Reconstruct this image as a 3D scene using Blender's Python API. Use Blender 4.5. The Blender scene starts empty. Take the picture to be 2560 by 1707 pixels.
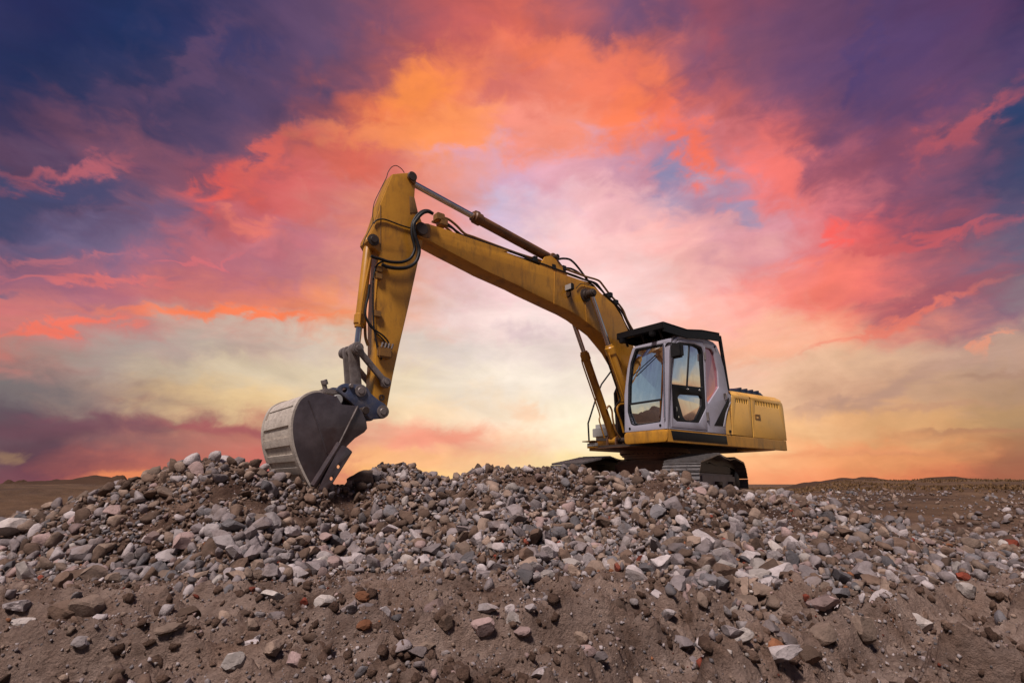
import bpy, bmesh, math, random
import numpy as np
from mathutils import Vector, Matrix

random.seed(7)
RNG = np.random.default_rng(11)
SC = bpy.context.scene
COL = SC.collection

# ------------------------------------------------------------------ camera
F, HOR, CX, CY, HC = 1400.0, 1210.0, 1280.0, 853.5, 0.80      # focal length, horizon row, centre (photo pixels); eye height (m)
TH = math.atan((HOR - CY) / F)
CT, ST = math.cos(TH), math.sin(TH)
cam_d = bpy.data.cameras.new('camera')
cam_d.sensor_width = 36.0
cam_d.lens = 36.0 * F / 2560.0
cam_d.clip_start, cam_d.clip_end = 0.05, 9000.0
cam = bpy.data.objects.new('camera', cam_d)
cam.location = (0, 0, HC)
cam.rotation_euler = (math.pi / 2 + TH, 0, 0)
COL.objects.link(cam)
SC.camera = cam

def ray(px, py):
    x = (px - CX) / F
    y = -(py - CY) / F
    return np.array([x, CT - ST * y, ST + CT * y])

# ------------------------------------------------------------------ light and sky
SUN_EL, SUN_AZ = math.radians(55), math.radians(206)          # soft light from high behind the camera (azimuth from +Y, clockwise)
SC.view_settings.view_transform = 'Standard'
SC.view_settings.look = 'None'
SC.view_settings.exposure = 0.0
SC.view_settings.gamma = 1.0
SC.view_settings.use_curve_mapping = False
sun_d = bpy.data.lights.new('sun', 'SUN')
sun_d.energy = 4.2
sun_d.angle = math.radians(10)
sun_d.color = (1.0, 0.885, 0.85)
sun = bpy.data.objects.new('sun', sun_d)
sdir = Vector((math.sin(SUN_AZ) * math.cos(SUN_EL), math.cos(SUN_AZ) * math.cos(SUN_EL), math.sin(SUN_EL)))
sun.rotation_euler = (-sdir).to_track_quat('-Z', 'Y').to_euler()
sun.location = sdir * 40
COL.objects.link(sun)

def lin(c):
    c = np.asarray(c, float) / 255.0
    return np.where(c <= 0.04045, c / 12.92, ((c + 0.055) / 1.055) ** 2.4)

# colours of the cloudscape, read along rows of the view (top to horizon)
SKY_Y = [0, 100, 200, 300, 400, 500, 600, 700, 780, 860, 940, 1020, 1100, 1190]
SKY = [
 [(40,42,85),(36,44,88),(32,46,88),(48,50,92),(82,64,98),(98,72,102),(140,82,98),(190,92,92),(200,96,90),(118,78,108),(100,75,112),(150,80,98),(130,75,102),(110,70,100),(85,62,100),(92,60,98),(66,50,90)],
 [(42,44,84),(30,46,88),(34,48,90),(55,56,94),(92,68,100),(92,72,104),(118,76,98),(180,88,88),(225,110,88),(215,105,92),(115,80,112),(150,82,98),(118,78,108),(92,66,106),(80,62,106),(105,66,100),(62,52,95)],
 [(45,46,84),(32,48,90),(50,54,92),(88,66,94),(74,64,102),(105,74,100),(160,84,92),(240,128,82),(220,118,105),(245,130,100),(250,120,90),(140,85,110),(125,80,108),(98,68,104),(75,60,106),(115,72,102),(50,58,98)],
 [(55,50,85),(75,60,92),(66,58,94),(82,66,98),(98,72,98),(165,84,88),(230,115,82),(255,150,75),(250,140,110),(250,145,115),(255,125,85),(225,105,90),(150,85,105),(110,72,104),(88,66,106),(150,80,98),(38,60,100)],
 [(90,62,88),(125,75,92),(140,82,98),(96,74,105),(120,80,105),(230,105,80),(205,105,95),(245,160,135),(220,160,180),(225,155,165),(190,140,165),(205,120,130),(240,112,105),(115,72,100),(150,80,98),(140,80,100),(50,62,98)],
 [(50,60,95),(70,72,108),(110,84,110),(185,92,95),(238,95,80),(200,105,110),(225,135,110),(225,140,130),(195,175,205),(245,185,190),(235,175,180),(150,140,175),(230,135,140),(215,105,110),(112,75,105),(120,80,108),(82,72,105)],
 [(108,86,118),(110,94,128),(122,100,132),(182,100,112),(178,110,130),(190,120,130),(245,150,120),(220,150,140),(230,200,215),(248,205,205),(250,190,185),(245,170,165),(205,150,165),(210,125,135),(228,92,90),(140,82,104),(110,92,115)],
 [(195,108,118),(178,105,120),(182,106,118),(190,110,118),(185,112,122),(205,128,125),(235,160,135),(220,180,180),(245,205,205),(250,215,212),(250,205,200),(252,185,172),(235,165,165),(240,115,105),(225,115,110),(165,95,105),(105,100,120)],
 [(205,112,110),(205,118,112),(200,115,112),(222,125,105),(228,125,100),(232,138,100),(235,152,110),(230,195,190),(245,215,210),(240,220,215),(248,210,205),(250,175,160),(245,165,150),(250,140,110),(215,100,95),(125,85,110),(150,130,130)],
 [(205,118,108),(180,140,130),(165,150,145),(185,170,160),(200,185,170),(215,190,170),(225,200,180),(215,200,195),(235,215,205),(225,205,200),(245,205,190),(252,175,150),(245,190,160),(245,170,135),(225,180,150),(190,160,145),(195,150,125)],
 [(120,118,115),(140,130,125),(175,155,140),(205,180,150),(215,195,165),(225,205,175),(235,215,185),(225,210,195),(245,230,215),(248,232,215),(245,220,205),(248,200,175),(248,195,165),(225,190,150),(190,150,130),(175,135,120),(170,130,110)],
 [(95,80,90),(120,95,95),(165,130,115),(215,180,130),(235,200,150),(235,205,160),(240,215,175),(248,225,185),(250,232,205),(252,240,215),(252,235,205),(250,215,170),(245,205,160),(205,150,125),(205,160,125),(205,165,120),(170,140,105)],
 [(75,60,75),(95,65,80),(130,75,85),(160,85,85),(185,100,95),(200,120,100),(240,170,140),(240,150,125),(248,190,155),(250,235,200),(252,235,190),(250,215,150),(248,195,140),(240,180,120),(225,165,105),(205,150,95),(150,110,80)],
 [(110,65,80),(140,75,80),(215,115,85),(235,140,100),(195,100,95),(200,110,100),(250,190,110),(252,205,140),(252,225,160),(252,225,150),(250,200,130),(248,180,120),(245,155,110),(240,140,95),(225,125,85),(205,115,80),(150,90,70)],
]
SKY = np.array(SKY, float)
GEN_EL = [0, 4, 9, 16, 28, 45, 90]                             # the same sky, averaged, for directions outside the view
GEN = np.array([(195,150,112),(205,182,142),(165,168,163),(132,148,157),(82,82,110),(70,70,102),(64,68,100)], float)

GENB = np.array([(80,70,82),(88,80,94),(82,82,102),(74,76,102),(68,70,98),(64,68,98),(64,68,100)], float)   # the darker sky opposite the sunset
def sky_at(az, el):
    a, e = math.radians(az), math.radians(el)
    bk_ = float(np.clip((abs(az) - 100) / 50, 0, 1))
    g = np.array([np.interp(el, GEN_EL, GEN[:, k] * (1 - bk_) + GENB[:, k] * bk_) for k in range(3)])
    d = np.array([math.sin(a) * math.cos(e), math.cos(a) * math.cos(e), math.sin(e)])
    fw = CT * d[1] + ST * d[2]
    if fw < 0.25:
        return g
    px = CX + F * d[0] / fw
    py = CY - F * (-ST * d[1] + CT * d[2]) / fw
    out = max(0, -px, px - 2560, -py) / 700.0
    w = max(0.0, 1 - out)
    w = w * w * (3 - 2 * w)
    cx_, cy_ = min(max(px, 0), 2560) / 160.0, np.interp(py, SKY_Y, range(len(SKY_Y)))
    i, j = min(int(cx_), 15), min(int(cy_), len(SKY_Y) - 2)
    fx, fy = cx_ - i, cy_ - j
    c = (SKY[j, i] * (1 - fx) + SKY[j, i + 1] * fx) * (1 - fy) + (SKY[j + 1, i] * (1 - fx) + SKY[j + 1, i + 1] * fx) * fy
    return c * w + g * (1 - w)

world = bpy.data.worlds.new('World')
SC.world = world
world.use_nodes = True
wn, wl = world.node_tree.nodes, world.node_tree.links
wn.clear()
def wnode(t, **kw):
    n = wn.new(t)
    for k, v in kw.items():
        setattr(n, k, v)
    return n
def wmath(op, a, b=None, c=None, clamp=False):
    n = wnode('ShaderNodeMath', operation=op, use_clamp=clamp)
    for i, v in enumerate((a, b, c)):
        if v is None: continue
        if isinstance(v, (int, float)): n.inputs[i].default_value = v
        else: wl.new(v, n.inputs[i])
    return n.outputs[0]
geo = wnode('ShaderNodeTexCoord')
def wnoise(scale_vec, scale, detail, rough, offs=(0, 0, 0), dist=0.0):
    m = wnode('ShaderNodeMapping')
    m.inputs['Scale'].default_value = scale_vec
    m.inputs['Location'].default_value = offs
    wl.new(geo.outputs['Generated'], m.inputs['Vector'])
    n = wnode('ShaderNodeTexNoise')
    n.inputs['Scale'].default_value = scale
    n.inputs['Detail'].default_value = detail
    n.inputs['Roughness'].default_value = rough
    n.inputs['Distortion'].default_value = dist
    wl.new(m.outputs[0], n.inputs['Vector'])
    return n
sep = wnode('ShaderNodeSeparateXYZ')
wl.new(geo.outputs['Generated'], sep.inputs[0])
az = wmath('MULTIPLY', wmath('ARCTAN2', sep.outputs[0], sep.outputs[1]), 180 / math.pi)
el = wmath('MULTIPLY', wmath('ARCSINE', wmath('MULTIPLY', sep.outputs[2], 1.0, None, True)), 180 / math.pi)
n1 = wnoise((1, 1, 2.0), 5.0, 9, 0.58, (3.1, 0.4, 1.7), 0.35)
s1 = wnode('ShaderNodeSeparateColor'); wl.new(n1.outputs['Color'], s1.inputs[0])
hi = wmath('ADD', wmath('MULTIPLY', el, 0.028), 0.3, None, True)     # cloud shapes grow flatter and finer towards the horizon
du = wmath('MULTIPLY', wmath('SUBTRACT', s1.outputs[0], 0.5), 14.0)
dv = wmath('MULTIPLY', wmath('MULTIPLY', wmath('SUBTRACT', s1.outputs[1], 0.5), 11.0), hi)
n4 = wnoise((1.4, 1, 2.2), 15.0, 6, 0.55, (5.1, 8.4, 0.7), 0.6)
s4 = wnode('ShaderNodeSeparateColor'); wl.new(n4.outputs['Color'], s4.inputs[0])
du = wmath('ADD', du, wmath('MULTIPLY', wmath('SUBTRACT', s4.outputs[0], .5), 6.5))
dv = wmath('ADD', dv, wmath('MULTIPLY', wmath('MULTIPLY', wmath('SUBTRACT', s4.outputs[1], .5), 6.0), hi))
azw, elw = wmath('ADD', az, du), wmath('ADD', el, dv)
azn = wmath('MULTIPLY_ADD', azw, 1 / 360.0, 0.5)
STOPS = [-178, -145, -105, -68] + [round(-54 + 4.5 * k, 2) for k in range(25)] + [68, 105, 145]
ROWS = [0, 2.2, 4.5, 7, 10, 13, 16.5, 20, 23.5, 27, 31, 35, 39, 44, 52, 66]
prev = None
for r_el in ROWS:
    rp = wnode('ShaderNodeValToRGB')
    e = rp.color_ramp.elements
    while len(e) < len(STOPS): e.new(0.5)
    for k, a_ in enumerate(STOPS):
        e[k].position = (a_ + 180) / 360.0
    for k, a_ in enumerate(STOPS):
        e[k].color = (*lin(sky_at(a_, r_el)), 1)
    wl.new(azn, rp.inputs[0])
    if prev is None:
        prev, pe = rp.outputs[0], r_el
        continue
    mr = wnode('ShaderNodeMapRange', interpolation_type='SMOOTHSTEP')
    mr.inputs[1].default_value, mr.inputs[2].default_value = pe, r_el
    wl.new(elw, mr.inputs[0])
    mx = wnode('ShaderNodeMix', data_type='RGBA')
    wl.new(mr.outputs[0], mx.inputs[0]); wl.new(prev, mx.inputs[6]); wl.new(rp.outputs[0], mx.inputs[7])
    prev, pe = mx.outputs[2], r_el
# single cloud streaks: image centre, half length, half width, slope (degrees), colour, strength
STREAKS = [(470,165,240,44,33,(100,72,102),.55),(610,135,95,42,25,(60,58,100),.7),(190,435,170,30,12,(205,102,106),.6),(540,480,95,44,30,(246,96,78),.65),(690,400,120,34,36,(228,102,84),.6),
 (1040,225,105,70,20,(255,146,72),.75),(1010,335,250,46,10,(255,152,92),.6),(1380,120,180,50,-4,(246,126,90),.75),(1580,260,60,120,-25,(255,130,88),.7),(1740,360,150,40,-42,(252,115,84),.8),
 (1950,430,140,75,-52,(246,118,106),.75),(1690,425,60,66,-30,(135,136,174),.85),(1830,530,60,34,-30,(150,146,180),.7),(2400,320,190,32,43,(190,88,94),.65),(2535,300,60,90,70,(36,60,100),.8),
 (2090,592,42,42,0,(248,96,88),.85),(2310,602,280,17,10,(205,92,96),.75),(2330,745,280,38,20,(158,86,100),.75),(2260,798,300,15,20,(238,122,100),.7),(2010,705,220,62,10,(250,126,108),.6),
 (2200,968,340,22,19,(182,142,124),.7),(2490,850,80,12,34,(240,150,116),.6),(590,782,300,16,2,(255,124,72),.85),(190,822,200,14,8,(246,114,88),.8),(420,866,280,38,2,(172,158,150),.6),
 (280,1062,320,32,4,(118,72,86),.7),(580,1072,200,20,-8,(166,86,92),.75),(25,1140,62,18,-4,(165,130,95),.55),(340,1188,140,13,2,(238,142,90),.7),(1080,1096,150,20,10,(240,150,124),.75),
 (1310,836,75,26,-8,(214,186,190),.6),(1315,1036,70,28,-5,(252,206,170),.7),(150,642,170,11,-2,(200,112,118),.55),(480,642,140,10,4,(222,112,116),.6),(250,702,220,14,-2,(232,116,108),.6),(140,500,260,44,7,(62,68,104),.75),(330,560,220,40,10,(98,88,122),.6),(60,610,150,24,0,(104,90,122),.6),(2300,1012,260,10,3,(196,146,116),.6),(2450,1076,200,9,2,(168,120,94),.65),(2250,1132,250,8,1,(204,134,94),.5),(2520,930,160,12,8,(172,132,112),.6),(900,70,120,40,20,(105,74,104),.5),(1750,180,70,110,10,(118,80,112),.5),
 (60,756,80,12,-3,(112,98,124),.7),(300,596,180,32,5,(116,100,130),.6),(2230,395,60,130,10,(120,72,100),.5),(2150,160,40,150,5,(78,62,108),.6),(1800,80,60,50,30,(165,84,98),.6),
 (700,600,160,22,10,(200,118,126),.6),(640,560,90,26,-20,(245,130,105),.5),(1180,385,90,30,-10,(214,160,182),.6),(1250,230,70,40,30,(200,104,104),.6),(2080,1130,300,12,2,(232,150,104),.6),(2380,1085,240,14,4,(196,136,96),.6),
 (1500,640,150,40,-20,(250,196,192),.5),(1900,880,260,26,14,(250,176,140),.55),(700,1155,200,10,3,(196,104,96),.5)]
def px_dir(px, py):
    r = ray(px, py); return np.array([math.degrees(math.atan2(r[0], r[1])), math.degrees(math.atan2(r[2], math.hypot(r[0], r[1])))])
n3 = wnoise((1, 1, 1.5), 8.0, 9, 0.6, (1.3, 4.4, 2.1), 0.4)
s3 = wnode('ShaderNodeSeparateColor'); wl.new(n3.outputs['Color'], s3.inputs[0])
cv = wnode('ShaderNodeCombineXYZ')
wl.new(wmath('ADD', wmath('ADD', az, wmath('MULTIPLY', wmath('SUBTRACT', s3.outputs[0], .5), 9.0)), wmath('MULTIPLY', wmath('SUBTRACT', s4.outputs[0], .5), 7.0)), cv.inputs[0])
wl.new(wmath('ADD', wmath('ADD', el, wmath('MULTIPLY', wmath('MULTIPLY', wmath('SUBTRACT', s3.outputs[1], .5), 5.0), hi)), wmath('MULTIPLY', wmath('MULTIPLY', wmath('SUBTRACT', s4.outputs[1], .5), 5.0), hi)), cv.inputs[1])
for cx_, cy_, hl_, hw_, sl_, cc_, st_ in STREAKS:
    a_ = math.radians(sl_); c0 = px_dir(cx_, cy_)
    d1 = px_dir(cx_ + hl_ * math.cos(a_), cy_ - hl_ * math.sin(a_)) - c0
    d2 = px_dir(cx_ + hw_ * math.sin(a_), cy_ + hw_ * math.cos(a_)) - c0
    mp = wnode('ShaderNodeMapping', vector_type='TEXTURE')
    mp.inputs['Location'].default_value = (c0[0], c0[1], 0)
    mp.inputs['Rotation'].default_value = (0, 0, math.atan2(d1[1], d1[0]))
    mp.inputs['Scale'].default_value = (1.25 * float(np.hypot(*d1)), 1.35 * float(np.hypot(*d2)), 1)
    wl.new(cv.outputs[0], mp.inputs['Vector'])
    ln = wnode('ShaderNodeVectorMath', operation='LENGTH'); wl.new(mp.outputs[0], ln.inputs[0])
    mr = wnode('ShaderNodeMapRange', interpolation_type='SMOOTHSTEP')
    mr.inputs[1].default_value, mr.inputs[2].default_value, mr.inputs[3].default_value, mr.inputs[4].default_value = 0.15, 1.0, st_, 0.0
    wl.new(ln.outputs['Value'], mr.inputs[0])
    mx = wnode('ShaderNodeMix', data_type='RGBA')
    mx.inputs[7].default_value = (*lin(cc_), 1)
    wl.new(mr.outputs[0], mx.inputs[0]); wl.new(prev, mx.inputs[6]); prev = mx.outputs[2]
# soft light and dark in the cloud sheet
n2 = wnoise((1, 1, 2.6), 6.5, 9, 0.57, (7.7, 2.2, 5.0), 0.5)
mr = wnode('ShaderNodeMapRange'); mr.inputs[1].default_value, mr.inputs[2].default_value = 0.3, 0.7
mr.inputs[3].default_value, mr.inputs[4].default_value = 0.90, 1.14
wl.new(n2.outputs['Fac'], mr.inputs[0])
sm = wnode('ShaderNodeVectorMath', operation='SCALE')
wl.new(prev, sm.inputs[0]); wl.new(mr.outputs[0], sm.inputs['Scale'])
nish = wnode('ShaderNodeTexSky', sky_type='NISHITA')
nish.sun_disc = False
nish.sun_elevation, nish.sun_rotation = SUN_EL, SUN_AZ
sc2 = wnode('ShaderNodeVectorMath', operation='SCALE'); sc2.inputs['Scale'].default_value = 0.002
wl.new(nish.outputs[0], sc2.inputs[0])
ad = wnode('ShaderNodeVectorMath', operation='ADD')
wl.new(sm.outputs[0], ad.inputs[0]); wl.new(sc2.outputs[0], ad.inputs[1])
bg = wnode('ShaderNodeBackground'); wl.new(ad.outputs[0], bg.inputs[0])
bg.inputs[1].default_value = 1.0
wo = wnode('ShaderNodeOutputWorld'); wl.new(bg.outputs[0], wo.inputs[0])

# ------------------------------------------------------------------ materials
def mat(name, col, rough=0.6, metal=0.0, col2=None, scale=6.0, amount=0.5, bump=0.0, bscale=40.0, dust=None, spec=0.5, island=0.0):
    m = bpy.data.materials.new(name)
    m.use_nodes = True
    n, l = m.node_tree.nodes, m.node_tree.links
    b = n['Principled BSDF']
    b.inputs['Roughness'].default_value = rough
    b.inputs['Metallic'].default_value = metal
    b.inputs['Specular IOR Level'].default_value = spec
    g = n.new('ShaderNodeNewGeometry')
    out = None
    if col2 is None: col2 = tuple(c * 0.7 for c in col)
    nz = n.new('ShaderNodeTexNoise')
    nz.inputs['Scale'].default_value = scale; nz.inputs['Detail'].default_value = 8; nz.inputs['Roughness'].default_value = 0.65
    l.new(g.outputs['Position'], nz.inputs['Vector'])
    mr = n.new('ShaderNodeMapRange'); mr.inputs[1].default_value, mr.inputs[2].default_value = 0.42, 0.72
    mr.inputs[3].default_value, mr.inputs[4].default_value = 0.0, amount
    l.new(nz.outputs['Fac'], mr.inputs[0])
    mx = n.new('ShaderNodeMix'); mx.data_type = 'RGBA'
    mx.inputs[6].default_value, mx.inputs[7].default_value = (*col, 1), (*col2, 1)
    l.new(mr.outputs[0], mx.inputs[0])
    out = mx.outputs[2]
    if dust:
        nd = n.new('ShaderNodeTexNoise'); nd.inputs['Scale'].default_value = dust[1]; nd.inputs['Detail'].default_value = 10; nd.inputs['Roughness'].default_value = 0.7
        mp = n.new('ShaderNodeMapping'); mp.inputs['Scale'].default_value = dust[3] if len(dust) > 3 else (1, 1, 1)
        l.new(g.outputs['Position'], mp.inputs['Vector']); l.new(mp.outputs[0], nd.inputs['Vector'])
        r2 = n.new('ShaderNodeMapRange'); r2.inputs[1].default_value, r2.inputs[2].default_value = 0.5, 0.75
        r2.inputs[4].default_value = dust[2]
        l.new(nd.outputs['Fac'], r2.inputs[0])
        m2 = n.new('ShaderNodeMix'); m2.data_type = 'RGBA'
        m2.inputs[7].default_value = (*dust[0], 1)
        l.new(out, m2.inputs[6]); l.new(r2.outputs[0], m2.inputs[0])
        out = m2.outputs[2]
    if island:
        oi = n.new('ShaderNodeObjectInfo')
        ad = n.new('ShaderNodeMath'); ad.operation = 'ADD'
        l.new(g.outputs['Random Per Island'], ad.inputs[0]); l.new(oi.outputs['Random'], ad.inputs[1])
        fr = n.new('ShaderNodeMath'); fr.operation = 'FRACT'; l.new(ad.outputs[0], fr.inputs[0])
        ma = n.new('ShaderNodeMath'); ma.operation = 'MULTIPLY_ADD'; ma.inputs[1].default_value = island; ma.inputs[2].default_value = 1 - island / 2
        l.new(fr.outputs[0], ma.inputs[0])
        vs = n.new('ShaderNodeVectorMath'); vs.operation = 'SCALE'
        l.new(out, vs.inputs[0]); l.new(ma.outputs[0], vs.inputs['Scale'])
        out = vs.outputs[0]
    l.new(out, b.inputs['Base Color'])
    if bump:
        nb = n.new('ShaderNodeTexNoise'); nb.inputs['Scale'].default_value = bscale; nb.inputs['Detail'].default_value = 6; nb.inputs['Roughness'].default_value = 0.7
        l.new(g.outputs['Position'], nb.inputs['Vector'])
        bp = n.new('ShaderNodeBump'); bp.inputs['Strength'].default_value = bump; bp.inputs['Distance'].default_value = 0.02
        l.new(nb.outputs['Fac'], bp.inputs['Height']); l.new(bp.outputs[0], b.inputs['Normal'])
    return m

def glass(name, tint, gloss, rough=0.015, refl=(0.9, 0.95, 1)):
    m = bpy.data.materials.new(name); m.use_nodes = True
    n, l = m.node_tree.nodes, m.node_tree.links
    n.clear()
    o = n.new('ShaderNodeOutputMaterial')
    t = n.new('ShaderNodeBsdfTransparent'); t.inputs[0].default_value = (*tint, 1)
    g = n.new('ShaderNodeBsdfGlossy'); g.inputs['Roughness'].default_value = rough; g.inputs[0].default_value = (*refl, 1)
    lw = n.new('ShaderNodeFresnel'); lw.inputs[0].default_value = 1.5
    a = n.new('ShaderNodeMath'); a.operation = 'MULTIPLY_ADD'; a.inputs[1].default_value = 1.0; a.inputs[2].default_value = gloss; a.use_clamp = True
    l.new(lw.outputs[0], a.inputs[0])
    mx = n.new('ShaderNodeMixShader')
    l.new(a.outputs[0], mx.inputs[0]); l.new(t.outputs[0], mx.inputs[1]); l.new(g.outputs[0], mx.inputs[2])
    l.new(mx.outputs[0], o.inputs[0])
    return m

M = {}
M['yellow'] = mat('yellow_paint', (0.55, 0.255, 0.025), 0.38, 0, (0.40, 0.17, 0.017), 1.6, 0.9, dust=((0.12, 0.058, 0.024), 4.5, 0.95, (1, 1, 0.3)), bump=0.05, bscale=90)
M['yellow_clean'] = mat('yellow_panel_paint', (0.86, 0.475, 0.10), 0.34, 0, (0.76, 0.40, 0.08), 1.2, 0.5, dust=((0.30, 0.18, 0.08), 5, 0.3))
M['cabgrey'] = mat('cab_grey_paint', (0.36, 0.345, 0.40), 0.4, 0, (0.30, 0.28, 0.32), 2.0, 0.5, dust=((0.22, 0.19, 0.17), 5, 0.3))
M['black'] = mat('black_paint', (0.006, 0.0055, 0.007), 0.5, 0, (0.014, 0.012, 0.011), 5, 0.5, spec=.25)
M['rubber'] = mat('black_rubber', (0.008, 0.008, 0.009), 0.55, 0, (0.025, 0.021, 0.019), 14, 0.5, spec=.35)
M['interior'] = mat('cab_interior', (0.012, 0.011, 0.012), 0.8)
M['chrome'] = mat('chrome_rod', (0.62, 0.60, 0.60), 0.22, 1.0, (0.35, 0.32, 0.30), 8, 0.5)
M['pipe'] = mat('painted_steel_pipe', (0.26, 0.125, 0.03), 0.5, 0, (0.12, 0.07, 0.03), 9, 0.8)
M['rust'] = mat('rusty_brown_barrel', (0.20, 0.085, 0.028), 0.5, 0, (0.07, 0.03, 0.015), 5, 0.9)
M['bucket'] = mat('worn_bucket_steel', (0.085, 0.068, 0.072), 0.36, 0.45, (0.17, 0.14, 0.145), 3, 0.9, dust=((0.075, 0.032, 0.026), 1.6, 1.0), bump=0.08, bscale=60)
M['shell'] = mat('dusty_bucket_shell', (0.56, 0.49, 0.41), 0.6, 0.0, (0.36, 0.305, 0.25), 7, 0.9, dust=((0.16, 0.13, 0.115), 12, 0.8, (1, 1, 4)), bump=0.15, bscale=70)
M['steel'] = mat('dirty_steel', (0.24, 0.205, 0.19), 0.5, 0.4, (0.08, 0.055, 0.045), 8, 0.9, dust=((0.25, 0.21, 0.18), 7, 0.6), bump=0.1)
M['coupler'] = mat('blue_grey_coupler', (0.045, 0.06, 0.115), 0.45, 0.1, (0.10, 0.10, 0.12), 6, 0.8, dust=((0.24, 0.21, 0.2), 7, 0.65), bump=0.1)
M['track'] = mat('worn_track_steel', (0.20, 0.185, 0.18), 0.42, 0.55, (0.08, 0.065, 0.06), 10, 0.9, dust=((0.20, 0.16, 0.13), 9, 0.5))
M['frame'] = mat('dusty_track_frame', (0.26, 0.22, 0.205), 0.65, 0.0, (0.18, 0.145, 0.13), 5, 0.8, dust=((0.24, 0.2, 0.18), 6, 0.6, (1, 1, 0.3)))
M['under'] = mat('dark_underframe', (0.045, 0.028, 0.02), 0.6, 0, (0.02, 0.013, 0.01), 4, 0.7)
M['turn'] = mat('brown_turntable', (0.20, 0.095, 0.05), 0.5, 0.1, (0.10, 0.045, 0.025), 7, 0.8)
M['hood'] = mat('dark_blue_cover', (0.018, 0.024, 0.045), 0.35)
M['white'] = mat('white_marking', (0.55, 0.54, 0.58), 0.5)
M['cover'] = mat('pale_grey_cover', (0.42, 0.41, 0.38), 0.4, 0, (0.34, 0.32, 0.3), 6, 0.6)
M['glass'] = glass('windscreen_glass', (0.05, 0.06, 0.065), 0.85)
M['dglass'] = glass('door_glass', (0.07, 0.07, 0.075), 0.27, 0.06, (0.8, 0.78, 0.82))
M['tglass'] = glass('red_quarter_glass', (0.10, 0.03, 0.035), 0.20, 0.05, (0.75, 0.36, 0.36))  # dark red see-through colour and red gloss colour
M['lens'] = mat('lamp_lens', (0.5, 0.48, 0.46), 0.15, 0.3)
STONE = {
 'grey': (0.245, 0.203, 0.197), 'light grey': (0.43, 0.37, 0.355), 'bluish grey': (0.165, 0.15, 0.152), 'tan': (0.29, 0.205, 0.155),
 'brown': (0.15, 0.095, 0.067), 'pinkish': (0.36, 0.25, 0.225), 'red brick': (0.22, 0.05, 0.028), 'pale': (0.45, 0.39, 0.35), 'orange brown': (0.28, 0.115, 0.055)}
for k, c in STONE.items():
    M['stone ' + k] = mat('stone_' + k.replace(' ', '_'), c, 0.85, 0, tuple(v * 0.55 for v in c), 13, 0.85,
                          dust=((0.17, 0.115, 0.085), 5, 0.75), bump=0.8, bscale=45, spec=0.25, island=0.75)

# ------------------------------------------------------------------ helpers
def tag(o, label=None, cat=None, group=None, kind=None):
    if label: o['label'] = label
    if cat: o['category'] = cat
    if group: o['group'] = group
    if kind: o['kind'] = kind
    return o

def link_mesh(name, me, m, parent=None, smooth=None):
    o = bpy.data.objects.new(name, me)
    if m is not None: me.materials.append(m)
    COL.objects.link(o)
    if parent is not None: o.parent = parent
    if smooth:
        me.polygons.foreach_set('use_smooth', [True] * len(me.polygons))
        try: me.set_sharp_from_angle(angle=math.radians(smooth))
        except Exception: pass
    return o

ident = lambda x, y, z: (x, y, z)

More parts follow.
